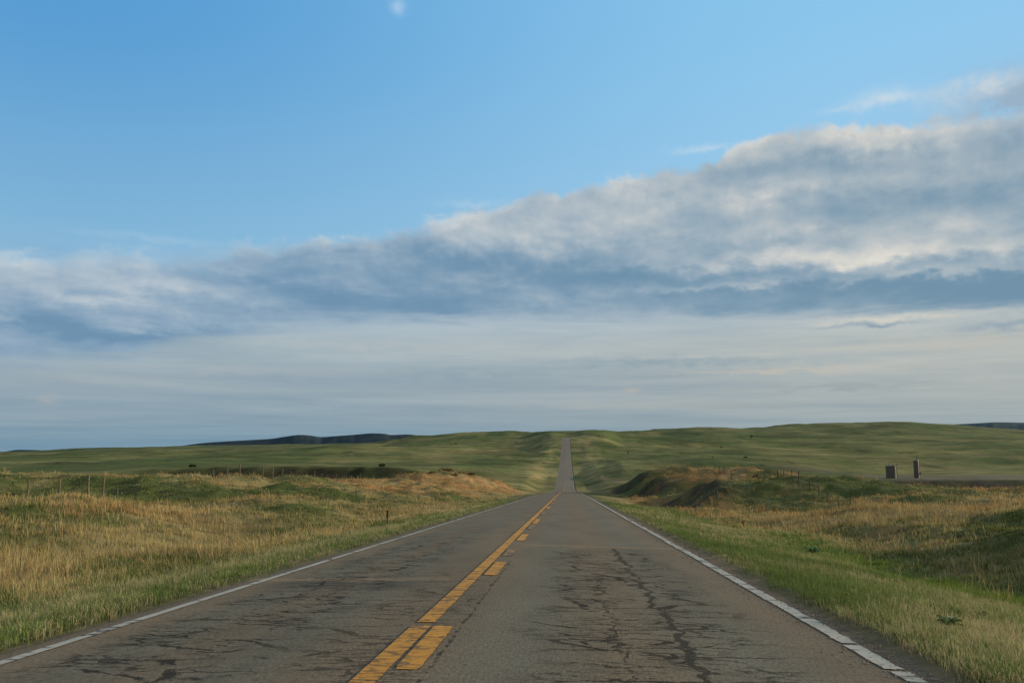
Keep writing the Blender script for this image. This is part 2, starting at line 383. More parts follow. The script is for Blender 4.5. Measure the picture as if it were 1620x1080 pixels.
t.bsdf(c, .95, spec=.05, normal=t.bump(t.add(t.add(t.mul(n1, .5), t.mul(n3, 1.)), t.mul(t.mul(n4, 9.), _far)), .6, .35))

xs = axis(-48, 48, .42, -6500, 6500, 1.045); ys = axis(-2, 130, .42, -60, 11000, 1.022)
GX, GY = np.meshgrid(xs, ys)
GZ = land_z(GX, GY)
def soil_colour(x, y):
    d = dryness(x, y)[..., None]; o = orange(x, y)[..., None]; l = np.clip(lime(x, y), 0, 1)[..., None]
    c = (C_GRN * .55 + C_GRY * .45) * (1 - d) + (C_TAN * (1 - o) + C_ORG * o) * d
    c = c * (1 - l) + C_LIME * l
    c = c * .62
    fm = faces_mask(x, y)[..., None]; c = c * (1 - fm) + np.array([.045, .040, .024]) * fm  # shade of the cutbank faces painted into the soil as a dark tone
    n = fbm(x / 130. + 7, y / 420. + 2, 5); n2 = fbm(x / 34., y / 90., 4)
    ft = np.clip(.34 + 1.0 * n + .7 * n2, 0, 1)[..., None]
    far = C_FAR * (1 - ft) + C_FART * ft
    # painted haze, then the brushy draw with its shade, and the bare pad
    hzm = (.55 * sstep(700, 2200, y))[..., None]; far = far * (1 - hzm) + np.array([.075, .098, .056]) * hzm  # distance haze mixed into the far grass colour
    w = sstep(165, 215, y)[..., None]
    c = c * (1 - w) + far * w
    nr = np.exp(-((np.maximum(RL - x, x - RR) - 9) / 12.) ** 2) * sstep(180, 240, y) * np.clip(.5 + 1.2 * fbm(x / 10., y / 26. + 4, 3), 0, 1) * (1 - sstep(800, 900, y))
    c = c * (1 - nr[..., None] * .7) + (C_TAN * .75) * nr[..., None] * .7
    b = x / np.maximum(y, 1)
    yj = y + 4.0 * fbm(x / 13., y / 40., 3) + 2.5 * fbm(x / 3., y / 9., 2)
    draw = sstep(-.60, -.46, b) * (1 - sstep(-.14, -.10, b)) * sstep(211, 216, yj) * (1 - sstep(220, 226, yj)) * np.clip(.88 + .5 * fbm(x / 9., y / 5., 3), .3, 1)
    c = c * (1 - draw[..., None]) + np.array([.034, .029, .016]) * draw[..., None]  # brush and the shade on the draw's bank painted as one dark tone
    pe = sstep(104, 120, x + 5 * fbm(x / 20., y / 20., 2)) * (1 - sstep(225, 240, x))
    pad = pe * sstep(294, 299, y) * (1 - sstep(325, 345, y + 10 * fbm(x / 18., y / 9., 2)))
    c = c * (1 - pad[..., None]) + np.array([.135, .122, .085]) * pad[..., None]
    pad = pad * np.clip(.75 + .9 * fbm(x / 14., y / 6., 3), .2, 1)
    emb = np.clip(.85 + .6 * fbm(x / 7., y / 3., 3), .3, 1) * pe * sstep(276, 284, y) * (1 - sstep(295, 299, y))
    c = c * (1 - emb[..., None]) + np.array([.060, .054, .040]) * emb[..., None]  # shade on the embankment's front painted into its ground colour
    bare = np.exp(-((x - 112) / 14.) ** 2 - ((y - 380) / 26.) ** 2)[..., None]
    c = c * (1 - .6 * bare) + np.array([.12, .10, .075]) * .6 * bare
    edge = (1 - sstep(770, 800, y)) * (1 - sstep(.0, .35, np.maximum(RL - x, x - RR) + .22 * fbm(x * 1.3, y * .9, 3)))
    c = c * (1 - edge[..., None] * .8) + np.array([.13, .105, .075]) * edge[..., None] * .8
    return c
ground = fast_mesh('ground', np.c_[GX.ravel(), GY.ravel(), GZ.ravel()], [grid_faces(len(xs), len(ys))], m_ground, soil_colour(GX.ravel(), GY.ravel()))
tag(ground, 'rolling sandhill prairie of green and dry grass on both sides of the road', kind='structure')

# ------------------------------------------------------------------ distant dark ridges
def ridge(name, label, prof, Y, mat, depth=700):
    prof = sorted(prof); n = 160
    px = np.linspace(prof[0][0], prof[-1][0], n); rw = pchip([a for a, b in prof], [b for a, b in prof], px)
    rows = []
    for k in range(9):
        s = k / 8.0
        line = []
        for a, r in zip(px, rw):
            x, y, z = locate(a, r, Y); zb = locate(a, 716, Y)[2] - 40
            h = max(0., math.sin(s * math.pi)) ** .8
            zz = zb + (z - zb) * h + (0 if k == 4 else float(perlin(a / 9., k * 1.7)) * (z - zb) * .03 * h)
            line.append((x * (1 + (s - .5) * depth / Y), y + (s - .5) * depth, zz))
        rows.append(line)
    V = np.array(rows).reshape(-1, 3)
    o = fast_mesh(name, V, [grid_faces(n, 9)], mat); tag(o, label, kind='structure'); return o
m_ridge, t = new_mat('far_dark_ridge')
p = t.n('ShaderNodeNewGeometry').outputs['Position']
c = t.mix(t.lin(.38, .62, t.noise(p, .012, 6, .65)), (.032, .050, .066), (.046, .064, .078)); t.bsdf(c, 1., spec=0.)  # distance haze and cloud shadow mixed into the hill colour
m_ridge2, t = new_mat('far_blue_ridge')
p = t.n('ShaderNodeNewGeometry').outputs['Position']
c = t.mix(t.lin(.35, .65, t.noise(p, .008, 6, .7)), (.052, .078, .098), (.10, .13, .135)); t.bsdf(c, 1., spec=0.)  # bluish distance haze mixed into the ridge colour
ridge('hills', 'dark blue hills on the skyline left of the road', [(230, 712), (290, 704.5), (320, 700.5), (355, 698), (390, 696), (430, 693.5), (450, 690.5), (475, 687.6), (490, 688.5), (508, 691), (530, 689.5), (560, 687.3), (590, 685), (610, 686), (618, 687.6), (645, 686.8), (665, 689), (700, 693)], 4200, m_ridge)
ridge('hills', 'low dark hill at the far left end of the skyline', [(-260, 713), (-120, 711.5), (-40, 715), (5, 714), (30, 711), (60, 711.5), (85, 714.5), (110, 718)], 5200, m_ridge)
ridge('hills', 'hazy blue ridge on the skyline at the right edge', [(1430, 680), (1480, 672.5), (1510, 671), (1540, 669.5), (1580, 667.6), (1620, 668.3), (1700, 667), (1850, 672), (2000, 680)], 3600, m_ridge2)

# ------------------------------------------------------------------ road
def crack_group():
    g = bpy.data.node_groups.new('asphalt_cracks', 'ShaderNodeTree')
    g.interface.new_socket('Cracks', in_out='OUTPUT', socket_type='NodeSocketFloat')
    g.interface.new_socket('Seal', in_out='OUTPUT', socket_type='NodeSocketFloat')
    t = NT(g); out = t.n('NodeGroupOutput')
    P = t.n('ShaderNodeNewGeometry').outputs['Position']; X, Y, Z = t.sep(P)
    flat = t.vec(X, Y, 0.)
    wob = t.noise(flat, .9, 3, .6); wob2 = t.noise(t.vadd(flat, (31., 7., 0.)), 3.2, 4, .7)
    # broken transverse cracks and alligator cracking: edges of stretched, warped cells
    def cells(sx, sy, off, width, warp):
        wv_ = t.n('ShaderNodeTexNoise'); t.put(wv_.inputs['Vector'], t.vadd(t.vmul(flat, (1., 1., 1.)), (off, 0., 0.))); wv_.inputs['Scale'].default_value = 2.6; wv_.inputs['Detail'].default_value = 4.; wv_.inputs['Roughness'].default_value = .65
        w3 = t.vmul(t.vadd(wv_.outputs['Color'], (-.5, -.5, -.5)), (warp, warp, 0.))
        vo = t.n('ShaderNodeTexVoronoi', feature='DISTANCE_TO_EDGE', voronoi_dimensions='2D'); t.put(vo.inputs['Vector'], t.vmul(t.vadd(t.vadd(flat, w3), (off, off, 0.)), (sx, sy, 1.))); vo.inputs['Scale'].default_value = 1.
        wd = t.mul(width, t.add(.3, t.mul(1.4, wob2)))
        return t.sub(1., t.ss(t.mul(wd, .4), wd, vo.outputs['Distance']))
    tr = cells(.75, 2.3, 3., .055, .32)
    tr2 = t.m('MAXIMUM', cells(2.2, 6.2, 11., .085, .20), t.mul(cells(.9, 7.5, 29., .085, .25), .8))
    brk = t.ss(.44, .53, t.noise(t.vmul(t.vadd(flat, (5., 2., 0.)), (1., 1.6, 1.)), 1.5, 5, .7)); brk2 = t.ss(.47, .56, t.noise(t.vadd(flat, (15., 8., 0.)), 1.3, 5, .7))
    # worn wheel tracks carry most of the cracking
    def band(c, w): return t.sub(1., t.ss(w * .45, w, t.m('ABSOLUTE', t.sub(t.add(X, t.mul(t.sub(wob, .5), .8)), c))))
    left = t.mul(band(-3.05, 1.15), t.sub(1., t.ss(15., 30., Y)))
    right = t.mul(band(.68, 1.30), t.sub(1., t.ss(15.5, 18.5, Y)))
    mid = t.mul(band(-1.6, .8), t.sub(1., t.ss(8., 16., Y)))
    dens = t.m('MAXIMUM', t.m('MAXIMUM', left, right), t.mul(mid, .75))
    cr = t.mul(t.m('MAXIMUM', t.mul(tr, brk), t.mul(tr2, brk2)), dens)
    # the long crack down the right lane and the one beside the dashes
    def run(c, w, y0, y1, amp):
        d = t.m('ABSOLUTE', t.sub(t.add(X, t.add(t.mul(t.sub(wob, .5), amp), t.mul(t.sub(wob2, .5), amp * .9))), c))
        ww = t.mul(w, t.add(.25, t.mul(1.5, wob2)))
        k = t.mul(t.ss(y0 - .6, y0 + .2, Y), t.sub(1., t.ss(y1 - .4, y1 + .3, Y)))
        return t.mul(t.sub(1., t.ss(t.mul(ww, .35), ww, d)), k)
    lg = t.m('MAXIMUM', t.mul(run(.96, .055, 3., 17.4, .42), .9), t.mul(t.mul(run(-.985, .024, 2., 14., .10), .8), t.ss(.46, .54, wob2)))
    lg = t.m('MAXIMUM', lg, t.mul(run(.45, .028, 3., 12., .8), t.ss(.42, .52, wob)))
    allc = t.m('MAXIMUM', cr, lg)
    t.t.links.new(allc, out.inputs[0])
    t.t.links.new(t.mul(dens, t.ss(.42, .62, wob2)), out.inputs[1])
    return g
CRACK = crack_group()
m_road, t = new_mat('chip_seal_asphalt')
P = t.n('ShaderNodeNewGeometry').outputs['Position']; X, Y, Z = t.sep(P); flat = t.vec(X, Y, 0.)
ck = t.n('ShaderNodeGroup'); ck.node_tree = CRACK
wv = t.noise(t.vmul(flat, (1.2, .10, 1.)), 1., 4, .6)
Xw = t.add(X, t.mul(t.sub(wv, .5), .7))
def bandr(c, w): return t.sub(1., t.ss(0., w, t.m('ABSOLUTE', t.sub(Xw, c))))
tracks = t.m('MAXIMUM', t.m('MAXIMUM', bandr(-.35, .75), bandr(1.35, .8)), t.m('MAXIMUM', bandr(-2.4, .6), bandr(-3.5, .55)))
brown = (.180, .141, .098); grey = (.152, .144, .112)
c = t.mix(t.mul(tracks, .85), brown, grey)
blot = t.noise(t.vmul(flat, (1., .28, 1.)), .9, 5, .65)
c = t.mix(t.lin(.38, .66, blot, 0., .5), c, (.105, .089, .068))
edge = t.m('MAXIMUM', t.sub(1., t.ss(-4.55, -4.05, Xw)), t.ss(2.05, 2.45, Xw))
c = t.mix(t.mul(edge, .45), c, (.092, .082, .070))
# older tar patch seams across each lane
sy = t.add(Y, t.mul(t.sub(t.noise(flat, .8, 4, .6), .5), .6))
seam = t.mul(t.sub(1., t.ss(.0, .30, t.m('ABSOLUTE', t.sub(sy, 11.3)))), t.sub(1., t.ss(-1.9, -1.3, X)))
seam2 = t.mul(t.sub(1., t.ss(.0, .35, t.m('ABSOLUTE', t.sub(sy, 17.7)))), t.ss(-1.1, -.6, X))
c = t.mix(t.mul(t.m('MAXIMUM', seam, seam2), .75), c, (.235, .175, .115))
old = t.mul(t.ss(-4.3, -3.6, X), t.mul(t.sub(1., t.ss(-2.2, -1.7, X)), t.mul(t.ss(9.6, 10.9, sy), t.sub(1., t.ss(11.0, 11.3, sy)))))
c = t.mix(t.mul(old, .55), c, (.055, .048, .042))
c = t.mix(t.mul(ck.outputs[1], .28), c, (.066, .061, .045))
grit = t.noise(t.vmul(flat, (1., .35, 1.)), 42., 3, .7); grit2 = t.noise(flat, 110., 2, .6)
gg = t.m('MAXIMUM', t.add(-.35, t.add(t.mul(grit, 1.7), t.mul(grit2, 1.0))), .2)
c = t.mix(1., c, t.vec(gg, gg, gg), 'MULTIPLY')
ston = t.ss(.735, .78, t.noise(flat, 38., 1, .4)); c = t.mix(t.mul(ston, .6), c, (.42, .38, .33))
c = t.mix(t.mul(t.ss(200., 330., Y), .20), c, (.27, .245, .215))  # pale grazing sky reflection painted into the far road colour
gv = t.ss(2.52, 2.70, t.add(X, t.mul(t.sub(t.noise(flat, 3., 4, .7), .5), .5)))
c = t.mix(gv, c, t.mix(t.lin(.35, .65, t.noise(flat, 26., 3, .7)), (.10, .075, .055), (.24, .18, .13)))
c = t.mix(t.mul(ck.outputs[0], .85), c, (.020, .018, .015))
h = t.sub(t.add(t.mul(grit, .7), t.mul(grit2, .3)), t.mul(ck.outputs[0], 1.6))
t.bsdf(c, .95, spec=.06, normal=t.bump(h, .55, .006))

ry = axis(-1, 60, .25, -60, 800, 1.02); ry = ry[ry < 815]
n_off = RNG.normal(0, 1, (2, len(ry)))
prof = np.array([RL - .25, RL - .02, RL + .1, -4.1, -3.0, -2.0, -1.2, -.5, .5, 1.5, 2.3, RR - .12, RR + .02, RR + .3])
def crown(x): return -0.018 * np.abs(x + 1.0)
V = []
for j, y in enumerate(ry):
    z = float(road_z(y)); jl = .05 * float(fbm(y * .9, 3.3, 3)); jr = .06 * float(fbm(y * 1.1, 8.3, 3))
    for i, x in enumerate(prof):
        zz = z + crown(x) + .03; xx = x
        if i == 0 or i == len(prof) - 1: zz = z - .35 - (.5 if y > 100 else 0)
        if i < 3: xx += jl
        if i > 10: xx += jr
        V.append((xx, y, zz))
road = fast_mesh('road', V, [grid_faces(len(prof), len(ry))], m_road)
tag(road, 'straight two lane asphalt road with cracked wheel tracks running down into a dip and up a far hill', kind='structure')

def paint_mat(name, col, wear, lo, kx=1.2, ky=7.):
    m, t = new_mat(name)
    P = t.n('ShaderNodeNewGeometry').outputs['Position']; X, Y, Z = t.sep(P); flat = t.vec(X, Y, 0.)
    ck = t.n('ShaderNodeGroup'); ck.node_tree = CRACK
    w = t.noise(flat, 7., 5, .7)
    tr = t.noise(t.vmul(flat, (kx, ky, 1.)), 1., 4, .65)
    crk = t.sub(1., t.ss(.006, .03, t.m('ABSOLUTE', t.sub(tr, .5))))
    crk = t.mul(crk, t.ss(.40, .50, t.noise(flat, 1.1, 3, .6)))
    agg = t.noise(t.vmul(flat, (1., .4, 1.)), 34., 3, .7)
    far = t.ss(20., 60., Y)
    worn = t.m('MAXIMUM', t.mul(t.ss(lo, lo + .10, w), wear), t.mul(t.ss(.56, .70, t.add(t.mul(agg, .75), t.mul(w, .25))), .75))
    grime = t.mix(t.lin(.3, .7, t.noise(flat, 2.2, 4, .7)), tuple(v * .78 for v in col), col)
    c = t.mix(worn, grime, (.095, .075, .05))
    c = t.mix(t.m('MAXIMUM', t.mul(crk, .92), t.mul(ck.outputs[0], .8)), c, (.018, .015, .012))
    t.bsdf(c, .7, spec=.25, normal=t.bump(t.noise(flat, 60., 2, .6), .35, .004)); return m
m_yel = paint_mat('yellow_road_paint', (.60, .275, .022), .85, .54)
m_yelw = paint_mat('worn_yellow_road_paint', (.38, .21, .055), .95, .47)
m_wht = paint_mat('white_road_paint', (.42, .40, .34), .7, .58, .6, 2.2)
def marking(name, x0, x1, y0, y1, mat, step=.12, rag=.004, label=None, grow=1.03, rnd=False):
    a = [y0]; s = step
    while a[-1] < y1:
        if a[-1] > 14: s *= grow
        a.append(min(y1, a[-1] + s))
    V = []
    for k, y in enumerate(a):
        e = (.018 if rnd and k in (0, len(a) - 1) else 0)
        r0, r1 = random.uniform(-rag, rag) * .4, random.uniform(-rag, rag)
        for q in range(5):
            x = (x0 + r0 + e) + (x1 + r1 - x0 - r0 - 2 * e) * q / 4
            V.append((x, y, float(road_z(y)) + float(np.interp(x, prof, crown(prof))) + .0345 + .0006 * max(0., min(y, 400)) ** .75))
    o = fast_mesh(name, V, [grid_faces(5, len(a))], mat, parent=road)
    if label: o['label'] = label
    return o
marking('yellow_centre_line', -1.440, -1.262, -3, 7.50, m_yel, rag=.004)
marking('yellow_centre_line', -1.425, -1.252, 7.70, 330, m_yel, rag=.005)
marking('yellow_dash', -1.225, -1.045, 5.75, 7.50, m_yel, rag=.006, rnd=True)
marking('yellow_dash', -1.215, -1.025, 11.7, 13.7, m_yel, rag=.004, rnd=True)
marking('yellow_dash', -1.200, -1.035, 14.9, 16.4, m_yelw, rag=.006, label='faded yellow dash almost worn away')
marking('yellow_dash', -1.210, -1.02, 19.0, 21.4, m_yel, rag=.004, rnd=True)
for k, (a, b) in enumerate([(24, 26.2), (27.5, 31), (36, 39), (45, 49), (57, 61), (69, 73), (82, 86)]):
    marking('yellow_dash', -1.205, -1.03, a, b, m_yel if k % 2 else m_yelw, rag=.01)
marking('white_edge_line', -4.30, -4.20, -3, 780, m_wht, rag=.006, step=.3)
# right edge line: cut into pieces by transverse cracks near the camera
y = -3.0
while y < 34:
    L = random.choice((.9, 1.3, 1.9, 2.6)) * (1 + max(0, y - 12) / 25)
    off = random.uniform(-.012, .012)
    marking('white_edge_line', 2.335 + off, 2.475 + off, y, y + L, m_wht, rag=.016)
    y += L + random.choice((.04, .08, .13))
marking('white_edge_line', 2.335, 2.475, y, 780, m_wht, rag=.006, step=.3)

# ------------------------------------------------------------------ grasses (uncountable)
m_grass, t = new_mat('grass_blades')
a = t.n('ShaderNodeAttribute', attribute_name='Col').outputs['Color']
d1 = t.n('ShaderNodeBsdfDiffuse'); t.put(d1.inputs[0], a)
d2 = t.n('ShaderNodeBsdfTranslucent'); t.put(d2.inputs[0], a)
mx = t.n('ShaderNodeMixShader'); mx.inputs[0].default_value = .32
o_ = t.n('ShaderNodeOutputMaterial')
t.t.links.new(d1.outputs[0], mx.inputs[1]); t.t.links.new(d2.outputs[0], mx.inputs[2]); t.t.links.new(mx.outputs[0], o_.inputs[0])

def blades(name, cx, cy, hgt, wid, col, per, spread, lean, label):
    """tuft centres -> one mesh of blades"""
    n = len(cx); N = n * per
    ti = np.repeat(np.arange(n), per)
    sp = np.repeat(spread, per)
    bx = cx[ti] + RNG.normal(0, 1, N) * sp; by = cy[ti] + RNG.normal(0, 1, N) * sp
    bz = land_z(bx, by)
    rag_ = .17 * fbm(by / .9, by * 0 + 3., 3) + .05 * RNG.normal(0, 1, N)
    ok = (bx < RL + .08 + rag_) | (bx > RR - .04 + rag_)
    bx, by, bz, ti = bx[ok], by[ok], bz[ok], ti[ok]; N = len(bx)
    h = hgt[ti] * RNG.uniform(.55, 1.25, N); w = wid[ti] * RNG.uniform(.7, 1.3, N)
    th = RNG.uniform(0, 2 * np.pi, N); ld = RNG.uniform(0, 2 * np.pi, N)
    le = np.abs(RNG.normal(0, 1, N)) * lean[ti]
    dx, dy = np.cos(th) * w * .5, np.sin(th) * w * .5
    lx, ly = np.cos(ld) * le * h + .10 * h * -1, np.sin(ld) * le * h
    V = np.empty((N, 5, 3))
    V[:, 0] = np.c_[bx - dx, by - dy, bz - .02]; V[:, 1] = np.c_[bx + dx, by + dy, bz - .02]
    V[:, 2] = np.c_[bx + lx * .35 - dx * .8, by + ly * .35 - dy * .8, bz + h * .58]
    V[:, 3] = np.c_[bx + lx * .35 + dx * .8, by + ly * .35 + dy * .8, bz + h * .58]
    V[:, 4] = np.c_[bx + lx, by + ly, bz + h * (1 - .25 * np.minimum(le, 1))]
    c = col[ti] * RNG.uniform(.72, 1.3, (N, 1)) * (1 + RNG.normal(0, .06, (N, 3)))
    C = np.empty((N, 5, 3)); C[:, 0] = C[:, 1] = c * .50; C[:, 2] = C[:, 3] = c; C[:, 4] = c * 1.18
    b = np.arange(N)[:, None] * 5
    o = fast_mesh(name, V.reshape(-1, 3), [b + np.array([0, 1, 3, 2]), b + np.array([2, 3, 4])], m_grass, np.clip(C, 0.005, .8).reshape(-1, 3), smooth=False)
    tag(o, label, 'grass', kind='stuff'); return o
def scatter(n, y0, y1, b0=-.98, b1=.86):
    y = np.exp(RNG.uniform(np.log(y0), np.log(y1), n)); x = y * RNG.uniform(b0, b1, n) + RNG.uniform(-2, 2, n)
    return x, y
def pick(x, y, kind):
    d = dryness(x, y); l = lime(x, y); o = orange(x, y); od = np.maximum(RL - x, x - RR)
    r = RNG.random(len(x))
    verge = (1 - sstep(1.8, 3.2, od + .5 * fbm(x, y, 2))) * (x < 0) + (1 - sstep(4.8, 6.2, od + .4 * fbm(x, y, 2))) * (x > 0)
    return d, l, o, od, r, verge
# short verge grass
x, y = scatter(130000, 3.2, 75)
d, l, o, od, r, vg = pick(x, y, 0)
k = (od > -.05) & (RNG.random(len(x)) < np.maximum(vg, np.clip(l * 1.3, 0, 1)))
x, y, d, l, o, od, r = x[k], y[k], d[k], l[k], o[k], od[k], r[k]
dry = (r < np.clip(d * .95, 0, .9))[:, None]
col = np.where(dry, C_PALE * .98, C_VG * (1 + .25 * fbm(x / 1.3, y / 1.3, 2))[:, None])
lm = np.clip(l * 1.2, 0, 1)[:, None] * (~dry | (RNG.random(len(x)) < .6)[:, None]); col = col * (1 - lm) + C_LIME * lm
far = np.clip(y / 14., 1, 4)
near_edge = sstep(0, .6, od)
h = (.075 + .06 * RNG.random(len(x)) + .05 * np.clip(fbm(x / .9, y / .9, 2), 0, 1) + .05 * l) * (.72 + .28 * near_edge) * (1 + .10 * (far - 1))
blades('verge_grass', x, y, h, .0045 * far, col, 7, .05 * np.sqrt(far), np.where(dry[:, 0], .8, .45), 'short green and straw coloured verge grass beside both edges of the road')
# tall dry grass and green meadow growth on the banks
x, y = scatter(120000, 5.0, 215)
d, l, o, od, r, vg = pick(x, y, 1)
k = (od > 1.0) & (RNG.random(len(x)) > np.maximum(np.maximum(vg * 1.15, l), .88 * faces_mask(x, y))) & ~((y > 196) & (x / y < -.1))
x, y, d, l, o, r, od = x[k], y[k], d[k], l[k], o[k], r[k], od[k]
isdry = r < np.clip(d * 1.15 - .12, 0.04, .97)
farf = np.clip(y / 13., 1, 6.5)
tone = (1 + .38 * fbm(x / 3., y / 4., 3) + .12 * RNG.normal(0, 1, len(x)))[:, None]; tone = np.clip(tone, .4, 1.8)
for kind in (0, 1):
    m = isdry if kind == 0 else ~isdry
    xx, yy, oo, dd = x[m], y[m], o[m], d[m]; n = len(xx)
    if kind == 0:
        big_ = np.where(RNG.random(n) < .12, RNG.uniform(1.3, 2.0, n), RNG.uniform(.75, 1.1, n)) 
        oc = np.clip(oo + RNG.normal(0, .2, n), 0, 1)[:, None]; col = (C_TAN * (1 - oc) + C_ORG * oc) * tone[m] * 1.05
        h = .86 * big_ * (.12 + .13 * RNG.random(n) + .24 * np.clip(oo, 0, 1) * sstep(3, 8, od[m]) + .05 * dd + .22 * np.exp(-(((xx - 18) / 7.) ** 2 + ((yy - 50) / 15.) ** 2))) * (.6 + .4 * sstep(1.5, 5, od[m]))
        blades('dry_grass', xx, yy, h, .005 * farf[m], col, 7, .07 * np.sqrt(farf[m]), np.full(n, .40), 'tall tan and rust coloured dry bunch grass covering the banks')
    else:
        q = RNG.random(n)[:, None]; col = np.where(q < .5, C_GRN * 1.1, C_GRY * 1.15) * tone[m]
        h = .06 + .10 * RNG.random(n) + .10 * np.clip(fbm(xx / 1.3, yy / 1.6, 2), 0, 1)
        blades('meadow_grass', xx, yy, h, .008 * farf[m], col, 7, .08 * np.sqrt(farf[m]), np.full(n, .55), 'low green and grey green growth between the dry grass on the banks')

# sparse seed stalks standing above the rest
x, y = scatter(6000, 6.0, 110)
d, l, o, od, r, vg = pick(x, y, 2)
k = (od > 2.2) & (RNG.random(len(x)) < d) & (vg < .6); x, y = x[k], y[k]; n = len(x)
blades('seed_stalks', x, y, RNG.uniform(.28, .55, n), .0035 * np.clip(y / 9., 1, 7), np.tile(C_TAN * 1.25, (n, 1)), 3, np.full(n, .06), np.full(n, .35), 'sparse pale seed stalks standing above the dry grass')
# loose chippings along the pavement edges
m_stone = simple_mat('loose_chippings', (.20, .16, .125), .95, var=.5, scale=3.)
n = 5200
gy = np.exp(RNG.uniform(np.log(3.5), np.log(40), n)); sd_ = RNG.random(n) < .72
gx = np.where(sd_, RR - .28 + np.abs(RNG.normal(0, .20, n)) * RNG.choice([1, 1, -.8], n), RL - .02 - np.abs(RNG.normal(0, .14, n)))
gz = np.where((gx < RR) & (gx > RL), road_z(gy) + .03 - .018 * np.abs(gx + 1.), land_z(gx, gy)) + .004
gs = RNG.uniform(.004, .014, n) * np.clip(gy / 12., 1, 2.2)
octa = np.array([[1, 0, 0], [0, 1, 0], [-1, 0, 0], [0, -1, 0], [0, 0, .8], [0, 0, -.5]], float)
V = octa[None] * gs[:, None, None] * RNG.uniform(.6, 1.3, (n, 6, 1)) + np.c_[gx, gy, gz][:, None]
of = np.array([[0, 1, 4], [1, 2, 4], [2, 3, 4], [3, 0, 4], [1, 0, 5], [2, 1, 5], [3, 2, 5], [0, 3, 5]])
tag(fast_mesh('gravel', V.reshape(-1, 3), [(np.arange(n)[:, None, None] * 6 + of[None]).reshape(-1, 3)], m_stone, smooth=False), 'loose tan chippings scattered along the crumbling pavement edges', 'gravel', kind='stuff')
# ------------------------------------------------------------------ fences
m_wood = simple_mat('weathered_post_wood', (.115, .095, .07), .9, var=.4, scale=14.)
m_wood_d = simple_mat('dark_post_wood', (.075, .062, .048), .9, var=.4, scale=14.)
m_steel = simple_mat('rusty_steel', (.060, .040, .030), .8, var=.4, scale=20.)
m_wire = simple_mat('fence_wire', (.13, .115, .10), .55, .6, var=.3, scale=30.)
def fence(label, X0, items, mat, rad, wires, name='wire_fence'):
    g0 = items[0]; zb = float(land_z(X0, g0[0]))
    root = thing(name, label, 'fence', (X0, g0[0], zb))
    tops = []
    for (yy, hh, jx, r) in items:
        z = float(land_z(X0 + jx, yy)); bm = bmesh.new()
        lx, ly = random.uniform(-.05, .05) * hh, random.uniform(-.04, .04) * hh
        base = Vector((jx, yy - g0[0], z - zb - .15)); top = Vector((jx + lx, yy - g0[0] + ly, z - zb + hh))
        mid = base.lerp(top, .5) + Vector((random.uniform(-.01, .01), 0, 0))
        add_cyl(bm, base, mid, r * 1.08, r, 9, True, .08); add_cyl(bm, mid, top - Vector((0, 0, .03)), r * .995, r * .93, 9, True, .08); add_cyl(bm, top - Vector((0, 0, .03)), top, r * .9, r * .6, 9, True, .05)
        obj('post', bm, mat, root); tops.append((base, top))
    for w in wires:
        P = []
        for i, (b, tp) in enumerate(tops):
            p = b.lerp(tp, w) + Vector((rad * .9, 0, 0)); 
            if i and (tp - tops[i - 1][1]).length < 40:
                P.append(P[-1].lerp(p, .5) - Vector((0, 0, .04)))
            P.append(p)
        bm = bmesh.new(); tube_path(bm, P, .0035, 4); obj('wire', bm, m_wire, root)
    return root
def post_y(px, X0):
    d = sight(px, 770); return X0 / (d.x / d.y)
XL = -33.0
L = []
for px, hh, r in [(-60, 1.3, .06), (-10, 1.3, .06), (43, 1.35, .075), (95, 1.4, .075), (140, 1.62, .085), (163, 1.50, .085), (185, .9, .045), (262, .75, .035), (336, 1.25, .065), (359, 1.32, .075), (378.5, 1.32, .07), (397.5, .8, .035),
                  (414.5, 1.40, .075), (432, 1.05, .085), (446, .85, .06), (460, .8, .05), (472, .75, .04), (485, .95, .04), (497, 1.25, .06), (507.5, 1.2, .06), (519, 1.1, .05), (530, 1.0, .05)]:
    L.append((post_y(px, XL), hh * (1.12 if px < 390 else 1.22), random.uniform(-.12, .12), r * .82))
yy = L[-1][0] + 4
while yy < 190: L.append((yy, random.uniform(.9, 1.2), random.uniform(-.2, .2), .05)); yy += 4.6
fence('weathered wooden fence posts strung with wire along the grassy bank left of the road', XL, L, m_wood, .07, (.55, .75, .95))
XR = 24.0
R_ = []
for px, hh, r in [(1345, .75, .035), (1327, .8, .035), (1310, .95, .04), (1294, 1.0, .045), (1279.5, 1.0, .05), (1266, 1.2, .055), (1254.5, 1.2, .055), (1241, 1.1, .055), (1230.5, 1.0, .06), (1220.5, .95, .06), (1210, .9, .045), (1200, .85, .04), (1190, .85, .04), (1180, .85, .04)]:
    R_.append((post_y(px, XR), hh, random.uniform(-.1, .1), r))
yy = R_[-1][0] + 4.5
while yy < 185: R_.append((yy, random.uniform(.9, 1.15), random.uniform(-.2, .2), .045)); yy += 4.8
fence('thin dark fence posts climbing the grassy knoll right of the road', XR, R_, m_wood_d, .05, (.6, .92))
def far_fence(label, X0, y0, y1, st):
    items = []; yy = y0
    while yy < y1: items.append((yy, random.uniform(1.1, 1.35), random.uniform(-.3, .3), .07)); yy += st
    fence(label, X0, items, m_wood, .07, (.7, .95))
far_fence('far line of small fence posts climbing the green slope left of the road', -33.5, 300, 620, 8.)
far_fence('far line of small fence posts climbing the green slope right of the road', 24.5, 270, 560, 8.)

